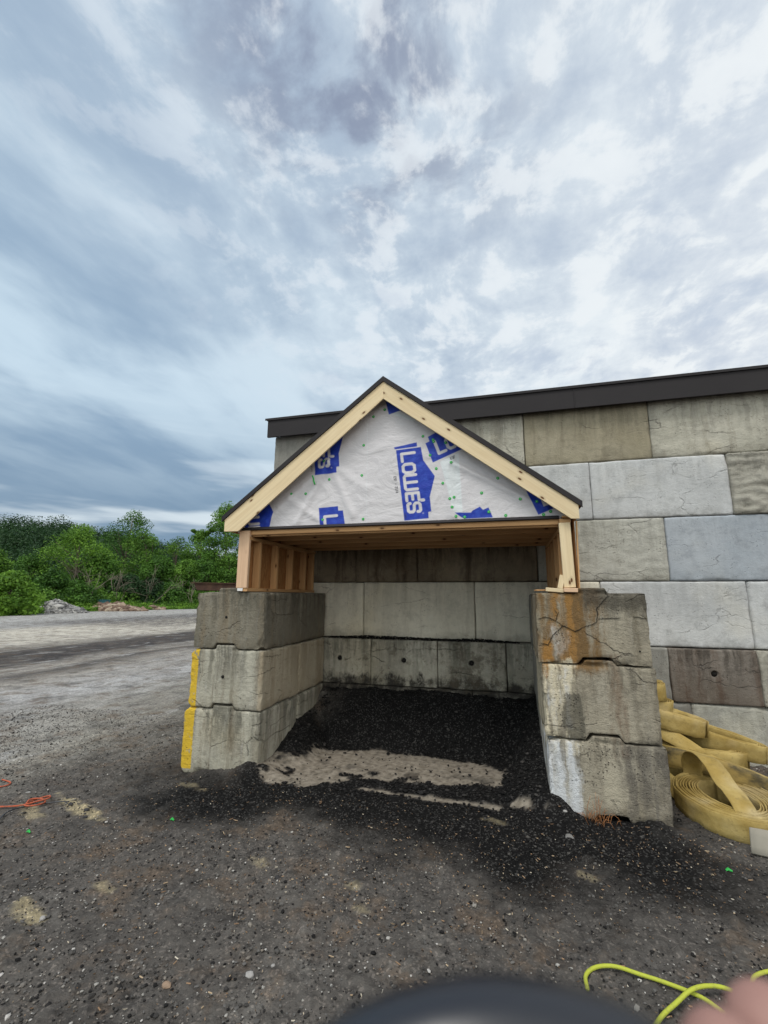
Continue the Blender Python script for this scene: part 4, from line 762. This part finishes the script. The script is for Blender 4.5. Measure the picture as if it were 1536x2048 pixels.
# long sooty strip standing behind the big coil
e = empty('fire_hose', (1.7, 5.1, .2), 'long sooty hose strip standing on edge just behind the big round coil', 'hose', 'yellow fire hoses piled against the wall')
q = spline([(1.19, 5.42, .30), (1.40, 5.27, .29), (1.60, 5.21, .275), (1.80, 5.12, .25), (2.0, 5.0, .205), (2.2, 4.86, .15), (2.42, 4.66, .09), (2.5, 4.4, .085), (2.42, 4.2, .085)], 8)
ribbon('strip', q, [(0, .12, 1)] * len(q), G, .014, M_HOSE2, e, loc=(1.7, 5.1, .2)); q2 = [p_ + np.array([.012, .02, .004]) for p_ in q]; ribbon('strip', q2, [(0, .12, 1)] * len(q), G, .010, M_HOSE, e, loc=(1.7, 5.1, .2))
hose_coil('bottom yellow hose coil of the pile, mostly hidden behind the right pier', 1.62, 5.66, .50, .36, 9, R(-8), .085, seed=5)
hose_coil('broad loose hose loop low in the pile, on the gravel at its right', 1.76, 5.58, .42, .26, 6, R(-14), .268, tilt=(-.05, .03), seed=8, wob=.02)
hose_coil('flattened hose coil with a pale folded end, right of the pile below the wall', 1.93, 5.72, .47, .17, 5, R(-36), .375, tilt=(-.10, .1), seed=11, wob=.012)
hose_coil('flattened hose coil with a pale end loop, upper middle of the pile', 1.50, 5.62, .37, .17, 6, R(-17), .565, tilt=(-.20, .04), seed=14, wob=.012)
hose_coil('round hose coil just under the topmost one, beside the right pier', 1.36, 5.72, .27, .24, 7, 0, .655, tilt=(-.08, 0), seed=17)
hose_coil('topmost small hose coil, peeking out behind the right pier', 1.345, 5.66, .225, .22, 7, R(20), .822, seed=20)
# leaning flat length that drops from the upper coil to the front
e = empty('fire_hose', (1.6, 5.4, .3), 'flat slack hose length sloping down between the coils', 'hose', 'yellow fire hoses piled against the wall')
q = spline([(1.42, 5.50, .46), (1.55, 5.42, .40), (1.68, 5.35, .33), (1.80, 5.27, .25), (1.92, 5.16, .20), (2.05, 5.02, .12)], 8); ribbon('strip', q, [(.1, .55, .75)] * len(q), G, .012, M_HOSE, e, loc=(1.6, 5.4, .3))
e = empty('fire_hose', (1.25, 5.05, .1), 'short hose length on the ground between the right pier and the big coil', 'hose', 'yellow fire hoses piled against the wall')
q = spline([(1.20, 5.25, .16), (1.30, 5.12, .15), (1.36, 5.06, .10), (1.42, 4.98, .06)], 8); ribbon('strip', q, [(.4, .3, .8)] * len(q), G, .012, M_HOSE, e, loc=(1.25, 5.05, .1))
q = spline([(1.595, 4.175, .085), (1.63, 4.13, .10), (1.69, 4.08, .11), (1.80, 4.02, .115), (1.95, 3.99, .12), (2.1, 4.02, .11)], 6)
o = ribbon('canvas_strip', q, [(.18, .30, 1)] * len(q), .16, .012, M_CANVAS); tag(o, 'pale grey canvas strip leaning against the front of the big hose coil', 'canvas strip')

# lime hose at the lower right
q = spline([(.27, 2.60, .02), (.275, 2.68, .022), (.33, 2.745, .022), (.42, 2.775, .022), (.53, 2.755, .022), (.63, 2.735, .022), (.76, 2.69, .022), (.86, 2.60, .024), (.95, 2.66, .03), (1.0, 2.80, .022), (1.06, 2.90, .022), (1.2, 2.97, .022), (1.4, 3.0, .022), (1.62, 2.92, .022), (1.8, 2.6, .022)], 10)
lh = tube('garden_hose', [tuple(p_) for p_ in q], .0088, M_LIME, seg=10, loc=(.6, 2.75, 0)); tag(lh, 'lime yellow rubber hose looped on the dark gravel at lower right', 'hose')
q = spline([(.46, 2.40, .02), (.55, 2.53, .022), (.63, 2.61, .03), (.73, 2.69, .050), (.84, 2.74, .046), (.94, 2.74, .03), (1.1, 2.68, .022), (1.3, 2.5, .02)], 10)
o = tube('garden_hose', [tuple(p_) for p_ in q], .0088, M_LIME, seg=10, loc=(.6, 2.6, 0)); tag(o, 'short lime hose end crossing over the longer lime loop at lower right', 'hose')
# orange cord and black cord at the left edge
q = spline([(-5.2, 2.9, .012), (-4.7, 3.08, .012), (-4.25, 3.226, .014), (-4.10, 3.285, .018), (-4.02, 3.35, .03), (-3.97, 3.42, .035), (-4.02, 3.47, .03), (-4.08, 3.42, .02), (-4.09, 3.33, .02), (-4.03, 3.27, .03), (-3.955, 3.30, .03), (-3.96, 3.385, .02), (-4.04, 3.41, .028), (-4.10, 3.36, .034), (-4.06, 3.29, .02)], 9)
o = tube('extension_cord', [tuple(p_) for p_ in q], .0065, M_ORANGE, seg=8, loc=(-4.05, 3.33, 0)); tag(o, 'orange red cord ending in a small knot at the left edge', 'cord')
q = spline([(-5.0, 3.40, .012), (-4.75, 3.50, .012), (-4.66, 3.56, .014), (-4.70, 3.63, .012), (-4.85, 3.66, .012)], 8)
o = tube('extension_cord', [tuple(p_) for p_ in q], .0065, M_ORANGE, seg=8, loc=(-4.7, 3.6, 0)); tag(o, 'orange red cord loop just entering at the left edge above the knot', 'cord')
q = spline([(-3.78, 3.46, .015), (-3.9, 3.42, .012), (-4.05, 3.30, .012), (-4.1, 3.18, .012), (-4.0, 3.03, .012), (-3.9, 2.9, .012), (-3.95, 2.7, .012)], 9)
o = tube('black_cord', [tuple(p_) for p_ in q], .005, M_RUBBER, seg=8, loc=(-4.0, 3.2, 0)); tag(o, 'thin black cord curving below the orange knot', 'cord')
# dry weed at the foot of the right pier
m, n = mat('dry stalk'); n.out((.34, .15, .06), .85); M_DRY = m; rg = random.Random(5); V = []; F = []
for i in range(46):
    bx, by = .60 + rg.gauss(0, .07), 4.31 + rg.gauss(0, .03); bz = float(hz([bx], [by])[0]); L = rg.uniform(.03, .12) if i > 5 else rg.uniform(.14, .22); an = rg.uniform(0, 6.28); le = rg.uniform(.2, 1.1) if i > 5 else rg.uniform(.05, .3)
    a, f = tube_arrays([Vector((bx, by, bz)), Vector((bx + math.cos(an) * L * le * .4, by + math.sin(an) * L * le * .3, bz + L * .6)), Vector((bx + math.cos(an) * L * le, by + math.sin(an) * L * le * .6, bz + L * (1.1 - le * .6)))], [.0022, .0016, .0008], 4)
    b0 = len(V); V += [tuple(v) for v in a]; F += [tuple(b0 + j for j in ff) for ff in f]
tag(mesh_np('dry_weed', V, F, M_DRY, loc=(.6, 4.31, 0)), 'rust brown dried weed at the foot of the right pier', 'weed')
# ================================================================== VEGETATION
def leafmat(name, c1, c2):
    m, n = mat(name); t = n.sep(n.attr('tone'))[0]; c = n.mix(t, c1, c2); n.out(c, .6, spec=.25, trans=(c, .30)); return m
M_LEAF = [leafmat('leaves %d' % i, a, b) for i, (a, b) in enumerate([((.024, .070, .012), (.11, .25, .035)), ((.036, .10, .014), (.17, .33, .045)), ((.009, .030, .011), (.045, .105, .032)), ((.055, .135, .016), (.21, .39, .045))])]
m, n = mat('bark'); g = n.noise(n.map(n.pos(), (4, 4, 1)), 3, 4, .6); n.out(n.mix(g, (.07, .055, .04), (.20, .17, .14)), .9); M_BARK = m
def leaves(name, cen, rad, per, size, m, parent=None, loc=(0, 0, 0), seed=0, flat=.8, up=.35):
    """clumps: cen (k,3), rad (k,) ; per leaves each"""
    rg = np.random.default_rng(seed); k = len(cen); dv = rg.normal(size=(k, per, 3)); dv /= np.linalg.norm(dv, axis=2)[..., None]; rr = rg.uniform(0, 1, (k, per, 1)) ** .28
    P_ = cen[:, None] + dv * rr * np.asarray(rad).reshape(-1, 1, 1) * np.array([1, 1, flat]); P_ = P_.reshape(-1, 3); n_ = len(P_)
    N = dv.reshape(-1, 3) * .8 + rg.normal(size=(n_, 3)) * .55 + np.array([0, 0, up]); N /= np.linalg.norm(N, axis=1)[:, None]
    T = np.cross(N, rg.normal(size=(n_, 3))); T /= np.linalg.norm(T, axis=1)[:, None]; B = np.cross(N, T); s = (size * rg.uniform(.55, 1.35, n_))[:, None]
    V = np.stack([P_ - T * s, P_ - B * s * .55 + N * s * .1, P_ + T * s, P_ + B * s * .55 + N * s * .1], 1).reshape(-1, 3); F = np.arange(n_ * 4).reshape(-1, 4)
    tone = np.clip((rg.uniform(0, 1, n_) * .45 + np.repeat(rg.uniform(0, 1, k) ** 1.5 * .75, per) - .08), 0, 1)
    return mesh_np(name, V, F, m, parent, loc, smooth=False, cols={'tone': np.repeat(tone, 4)})
def tree(px, py, h, r, mi, label, seed, trunk=.30, crown0=.15, sparse=False, cat='tree', group='trees along the far edge of the yard', name='tree', zb=0, leaf=.135, per=150):
    rg = np.random.default_rng(seed); t = empty(name, (px, py, zb), label, cat, group); V = []; F = []
    def limb(pts, r0, r1):
        nonlocal V, F
        a, f = tube_arrays([Vector(p_) for p_ in pts], list(np.linspace(r0, r1, len(pts))), 6); b0 = len(V); V += [tuple(v) for v in a]; F += [tuple(b0 + j for j in ff) for ff in f]
    lean = rg.normal(0, .04, 2); top = np.array([px + lean[0] * h, py + lean[1] * h, zb + h * .93])
    limb([(px, py, zb - .1), (px + lean[0] * h * .3, py, zb + h * .35), tuple(top * .6 + np.array([px, py, zb + h * .4]) * .4), tuple(top)], r * .055 + .06, .03)
    k = 64 if not sparse else 34; cs = []
    for i in range(k):
        u = rg.uniform(0, 1); zf = crown0 + (1 - crown0) * (rg.uniform(0, 1) ** .85); prof = math.sin(math.pi * min(1, max(0, (zf - crown0 + .12) / (1.12 - crown0))) ** .8) ** .65
        a = rg.uniform(0, 6.28); rad = r * prof * (.45 + .55 * math.sqrt(u)); c = np.array([px + lean[0] * h * zf + math.cos(a) * rad, py + lean[1] * h * zf + math.sin(a) * rad, zb + zf * h - .35]); cs.append(c)
        if i % 3 == 0:
            z0 = zb + max(.08, zf - .28) * h; limb([(px + lean[0] * h * (z0 - zb) / h, py, z0), tuple((c + np.array([px, py, z0])) / 2 + np.array([0, 0, .12])), tuple(c)], .07, .02)
    cs = np.array(cs); rd = rg.uniform(.18, .36, k) * r + .25
    if sparse:
        for i in range(7):
            a = rg.uniform(0, 6.28); b = top + np.array([math.cos(a) * r * .5, math.sin(a) * r * .5, rg.uniform(-.3, .9)]); limb([tuple(top - np.array([0, 0, 1.2])), tuple((top + b) / 2), tuple(b)], .03, .012); cs = np.vstack([cs, b[None], (b * .6 + top * .4)[None]]); rd = np.append(rd, [.38, .42])
    mesh_np('trunk', V, F, M_BARK, t, loc=(px, py, zb)); leaves('crown', cs, rd, per, leaf, M_LEAF[mi], t, (px, py, zb), seed + 1); return t
fH = np.array([-.26366, .96461]); rH = np.array([.96461, .26366])
def DE(xpix): return float(np.interp(xpix, [-160, 0, 190, 380, 560], [32, 38, 50, 60, 66]))
def PD(xpix, D): D = D - 45 + DE(xpix); q = fH * D + rH * (xpix - 768) / 902 * D * .984; return q
for i, (xp, D, h, r, mi, lb, kw) in enumerate([
    (150, 56, 10.0, 4.2, 3, 'broad bright green round tree behind the gravel heap', {}),
    (243, 62, 13.3, 3.9, 0, 'tallest dark tree of the middle group, swept top against the sky', {}),
    (52, 60, 6.9, 3.0, 0, 'low dark green tree at the left below the wooded hill', dict(crown0=.05)),
    (-30, 58, 8.0, 3.2, 1, 'tree at the far left edge of the yard', {}),
    (-95, 60, 9.5, 3.6, 0, 'tree beyond the left edge of the view', {}),
    (300, 58, 9.6, 2.9, 1, 'mid green tree right of the tallest dark tree', {}),
    (345, 60, 9.0, 2.6, 1, 'slim green tree between the middle group and the left pier', {}),
    (394, 57, 9.6, 2.3, 1, 'tall thin tree with a ragged open top left of the shelter eave', dict(sparse=True)),
    (448, 54, 12.2, 3.3, 1, 'tall light green tree directly behind the shelter eave', dict(per=300, leaf=.15)),
    (500, 58, 12.0, 3.4, 0, 'dark tree behind the shelter post', {}),
    (560, 60, 9.0, 3.2, 0, 'tree hidden behind the shelter', {}),
    (205, 54, 6.2, 2.3, 0, 'small tree with bare pale branches above the brush', dict(crown0=.35)),
    (318, 54, 5.9, 2.0, 0, 'low crooked tree with a bare leaning trunk', dict(crown0=.4)),
    (365, 53, 5.4, 2.0, 1, 'leafy sapling clump left of the left pier', {}),
    (415, 52, 6.6, 2.1, 0, 'dark leafy tree next to the left pier', {}),
    (455, 51, 6.0, 2.0, 1, 'light green small tree touching the shelter post', {}),
    (105, 50, 4.4, 2.0, 0, 'dark bush under the broad round tree', dict(cat='bush', name='bush', crown0=0.02)),
    (20, 46, 4.2, 2.5, 3, 'bright yellow green rounded bush at the left edge', dict(cat='bush', name='bush', crown0=0.02)),
    (-60, 47, 4.4, 2.6, 3, 'bright green bush beyond the left edge', dict(cat='bush', name='bush', crown0=0.02)),
    (255, 50, 3.6, 2.0, 2, 'dark low bush behind the rubble heap', dict(cat='bush', name='bush', crown0=0.02)),
    (150, 49, 3.0, 2.3, 0, 'spreading bush right behind the gravel heap', dict(cat='bush', name='bush', crown0=0.02)),
    (300, 50, 3.2, 1.9, 2, 'dark bush to the right of the rubble heap', dict(cat='bush', name='bush', crown0=0.02)),
    (345, 49, 2.6, 1.7, 0, 'low bush at the yard edge left of the left pier', dict(cat='bush', name='bush', crown0=0.02))]):
    q = PD(xp, D); kk_ = (D - 45 + DE(xp)) / D; tree(q[0], q[1], h * kk_, r * kk_, mi, lb, 100 + i * 5, group='bushes along the far edge of the yard' if kw.get('cat') else 'trees along the far edge of the yard', **kw)
def bare(xp, D, h, label, seed):
    rg = np.random.default_rng(seed); c = PD(xp, D); V = []; F = []
    def br(p, d, L, r, dep):
        nonlocal V, F
        q = p + d * L; mid = p + d * L * .5 + rg.normal(0, .07 * L, 3); a, f = tube_arrays([Vector(p), Vector(mid), Vector(q)], [r, r * .8, r * .6], 5); b0 = len(V); V += [tuple(v) for v in a]; F += [tuple(b0 + j for j in ff) for ff in f]
        if dep:
            for _ in range(3): d2 = d + rg.normal(0, .45, 3); d2[2] = abs(d2[2]) * .8; d2 /= np.linalg.norm(d2); br(q, d2, L * rg.uniform(.55, .85), r * .6, dep - 1)
    for i in range(4): d = np.array([rg.normal(0, .45), rg.normal(0, .3), 1.]); d /= np.linalg.norm(d); br(np.array([c[0] + rg.normal(0, .3), c[1], 0.]), d, h * .40, .042, 2)
    tag(mesh_np('bare_shrub', V, F, M_TWIG, loc=(c[0], c[1], 0)), label, 'shrub', 'bare grey shrubs in front of the trees')
m, n = mat('pale twigs'); n.out((.19, .165, .13), .9); M_TWIG = m
bare(172, 48.5, 6.2, 'bare pale shrub rising under the broad bright green tree', 1); bare(238, 48, 5.6, 'bare spreading shrub above the rubble heap', 2); bare(290, 48, 6.4, 'bare leaning shrub between the rubble heap and the left pier', 3); bare(385, 46.8, 4.6, 'thin bare sapling right beside the left pier', 4)
# ground cover along the yard edge: uncountable
def strip_leaves(name, x0, x1, D0, D1, hh, k, size, m, label, cat, seed, per=30, rad=.5):
    rg = np.random.default_rng(seed); xp = rg.uniform(x0, x1, k); D = rg.uniform(D0, D1, k); q = np.array([PD(a, b) for a, b in zip(xp, D)]); zq = rg.uniform(0, 1, k) ** 1.3 * hh * (.5 + fbm(np.stack([q[:, 0], q[:, 1], q[:, 0] * 0], 1), .25, 2, seed) * 1.1) * ss(D, D0 - .3, D0 + 2.2)
    return tag(leaves(name, np.column_stack([q, zq + .1]), np.full(k, rad), per, size, m, None, (q[:, 0].mean(), q[:, 1].mean(), 0), seed), label, cat, kind='stuff')
strip_leaves('ground_cover', -160, 620, 46.3, 58, 2.3, 2600, .15, M_LEAF[1], 'low green brush and vines covering the bank below the trees', 'undergrowth', 7, per=36, rad=.6)
strip_leaves('grass', -160, 560, 44.6, 47.5, .60, 2200, .10, M_LEAF[3], 'bright weeds and grass along the far edge of the gravel yard', 'grass', 9, per=24, rad=.35)
# wooded hill
nb, nr = 90, 26; be = np.linspace(R(-12), R(100), nb); rad = np.linspace(0, 1, nr); BB, RR = np.meshgrid(be, rad)
hh = np.interp(np.degrees(BB), [-12, 20, 30, 36, 40, 44, 48, 51, 54.9, 60, 75, 100], [2, 4, 10, 16, 19.5, 23, 25.5, 27, 26, 24, 25, 22]) * (1 + .0 * BB); Dd = 95 + RR * 190
D_eff = Dd; zH = (hh - 5) * ss(RR, 0, .62) + 1.2 * (fbm(np.stack([np.cos(BB) * 8, np.sin(BB) * 8, RR * 4], -1), 1, 3, 5) - .5) * 5 - 3 * (RR < .02) - 25 * ss(RR, .72, 1)
HX = -np.sin(BB) * Dd; HY = np.cos(BB) * Dd
m, n = mat('forest floor'); n.out(n.mix(n.noise(n.pos(), .2, 4), (.018, .035, .012), (.03, .055, .016)), .95); M_HILL = m
tag(mesh_np('hill', np.stack([HX.ravel(), HY.ravel(), zH.ravel()], 1), grid_faces(nb, nr), M_HILL), kind='structure')
k = 1500; rg = np.random.default_rng(77); bi = rg.uniform(R(28), R(82), k); ri = rg.uniform(.0, .74, k)
from_z = np.interp(np.degrees(bi), [-12, 20, 30, 36, 40, 44, 48, 51, 54.9, 60, 75, 100], [2, 4, 10, 16, 19.5, 23, 25.5, 27, 26, 24, 25, 22]); zc = (from_z - 5) * ss(ri, 0, .62) + rg.uniform(.5, 5.5, k); Dk = 95 + ri * 190
cen = np.column_stack([-np.sin(bi) * Dk, np.cos(bi) * Dk, zc]); cl_, = (rg.uniform(2.4, 5.2, k),)
tag(leaves("woods", cen, cl_, 260, .30, M_LEAF[2], None, (-150, 130, 0), 79, .85, .6), 'dense dark green woods covering the far hill', 'woods', kind='stuff')
# heaps at the yard edge
m, n = mat('crushed stone heap'); t = n.sep(n.attr('tone'))[0]; n.out(n.ramp(t, [(0, (.10, .10, .10)), (.6, (.24, .235, .23)), (1, (.42, .41, .39))]), .9); M_HEAP = m
m, n = mat('rubble'); t = n.sep(n.attr('tone'))[0]; n.out(n.ramp(t, [(0, (.10, .065, .05)), (.6, (.22, .155, .115)), (1, (.36, .30, .23))]), .9); M_RUB = m
def heap(name, xp, D, rx, ry, h, k, size, m, label, cat, seed):
    global rng
    c = PD(xp, D); rng = np.random.default_rng(seed); a = rng.uniform(0, 6.28, k); r = np.sqrt(rng.uniform(0, 1, k)); ux = r * np.cos(a); uy = r * np.sin(a)
    q = np.array(c)[None] + rH[None] * (ux * rx)[:, None] + fH[None] * (uy * ry)[:, None]; zt = h * (1 - r) * (.75 + .5 * fbm(np.stack([q[:, 0], q[:, 1], r * 0], 1), .7, 2, seed)) + .02
    sz = size * rng.gamma(3, .33, k); return scatter(name, np.column_stack([q, zt]), sz, m, label, cat, flat=.7, kind='stuff')
heap('gravel_heap', 117, 45.2, 2.9, 1.9, 1.25, 4200, .11, M_HEAP, 'grey heap of crushed stone at the far left edge of the yard', 'gravel heap', 1)
heap('rubble_heap', 229, 44.6, 3.9, 1.4, .80, 1300, .17, M_RUB, 'low brown heap of brick and timber rubble by the brush', 'rubble heap', 2)
heap('sand_heap', 312, 45.2, 1.2, .8, .35, 160, .18, M_RUB, 'small tan dirt mound at the foot of the bushes left of the left pier', 'dirt heap', 3)
m, n = mat('teal plastic'); n.out((.035, .13, .15), .5); q = PD(211, 46.2); e = empty('bin', (q[0], q[1], .0), 'teal plastic bin half hidden behind the rubble heap', 'bin')
boxo('tub', (q[0] - .55, q[1] - .35, .2), (q[0] + .55, q[1] + .35, 1.12), m, e, .05); boxo('lid', (q[0] - .60, q[1] - .40, 1.122), (q[0] + .60, q[1] + .40, 1.20), m, e, .03)

# ================================================================== viewer's hand and the black case edge, right below the lens
def cp(xpix, ypix, d): return CAM + (f_ + r_ * (xpix - 768) / 902.04 - u_ * (ypix - 1024) / 902.04) * d
m, n = mat('skin'); g = n.noise(n.pos(), 120, 3, .6); n.out(n.mix(g, (.25, .135, .115), (.34, .19, .16)), .55, n.bump(g, .1, .0006), spec=.35); M_SKIN = m
Mv = Matrix(((r_.x, u_.x, -f_.x, 0), (r_.y, u_.y, -f_.y, 0), (r_.z, u_.z, -f_.z, 0), (0, 0, 0, 1)))
def vw(x, y, z): return tuple(CAM + r_ * x + u_ * y + f_ * z)       # metres right, up, ahead of the lens
# rounded edge of a black rubber phone case disc held just under the lens
cc = cp(1000, 2665, .062); hold = empty('phone_case', tuple(cc), 'black rounded rubber edge of a hand held case, blurred at the bottom of the view', 'phone case')
prof = [(0, -.006), (.036, -.006), (.0445, -.005), (.0475, -.001), (.0485, .003), (.0460, .007), (.040, .009), (0, .0095)]
V = []; F = []; sg = 64
for rr, zz2 in prof:
    for k in range(sg): a = 2 * math.pi * k / sg; V.append(tuple(cc + r_ * (rr * math.cos(a)) + u_ * (rr * math.sin(a)) - f_ * zz2))
for i in range(len(prof) - 1):
    for k in range(sg): F.append((i * sg + k, i * sg + (k + 1) % sg, (i + 1) * sg + (k + 1) % sg, (i + 1) * sg + k))
mesh_np('case_disc', V, F, M_RUBBER, hold, loc=tuple(cc))
# the hand: palm and five fingers as one skinned body, gripping the disc from the right
def skin_chain(chains, name, root_r):
    bm = bmesh.new(); lay = bm.verts.layers.skin.verify(); first = None
    me = bpy.data.meshes.new(name); vs = {}
    for ch in chains:
        prev = None
        for key, pt, rad in ch:
            if key in vs: v = vs[key]
            else:
                v = bm.verts.new(pt); v[lay].radius = (rad, rad); vs[key] = v
                if first is None: first = v; v[lay].use_root = True
            if prev is not None and bm.edges.get((prev, v)) is None: bm.edges.new((prev, v))
            prev = v
    bm.to_mesh(me); bm.free(); o = bpy.data.objects.new(name, me); C.objects.link(o)
    o.modifiers.new('s', 'SKIN'); sb = o.modifiers.new('u', 'SUBSURF'); sb.levels = 2; sb.render_levels = 2
    dg = bpy.context.evaluated_depsgraph_get(); m2 = bpy.data.meshes.new_from_object(o.evaluated_get(dg)); bpy.data.objects.remove(o); return m2
tip = cp(1385, 2425, .070) - CAM; tx, ty, tz = tip.dot(r_), tip.dot(u_), tip.dot(f_)
def q_(dx, dy, dz): return vw(tx + dx, ty + dy, tz + dz)
ch = [[('w', q_(.075, -.155, -.02), .027), ('p0', q_(.060, -.11, -.012), .030), ('p1', q_(.050, -.075, -.005), .030)]]
for i, (ox, oy, L, zc) in enumerate([(.022, -.052, .068, .000), (.034, -.048, .078, .012), (.048, -.050, .074, .022), (.064, -.058, .060, .030)]):
    dx = -.30 if i == 0 else -.12
    ch.append([('p1', None, 0), ('k%d' % i, q_(ox + .012, oy, zc), .0105), ('m%d' % i, q_(ox + .012 - L * .45 * .45, oy + L * .42, zc + .004), .0092), ('d%d' % i, q_(ox + .012 - L * .75 * .5, oy + L * .68, zc - .001), .0085), ('t%d' % i, q_(ox + .012 - L * .5 * .98, oy + L * .86, zc - .007), .0076)])
ch.append([('p0', None, 0), ('th0', q_(.032, -.105, -.028), .013), ('th1', q_(.006, -.088, -.034), .0115), ('th2', q_(-.016, -.072, -.030), .0105), ('th3', q_(-.028, -.058, -.024), .009)])
hm = skin_chain(ch, 'hand', .02)
hm.materials.clear(); hm.materials.append(M_SKIN); hm.polygons.foreach_set('use_smooth', np.full(len(hm.polygons), True))
base = Vector(q_(.05, -.075, -.005)); hm.transform(Matrix.Translation(-base)); ho = bpy.data.objects.new('hand', hm); put(ho, Matrix.Translation(base)); tag(ho, 'out of focus hand holding the black case, one fingertip in the lower right corner', 'hand')
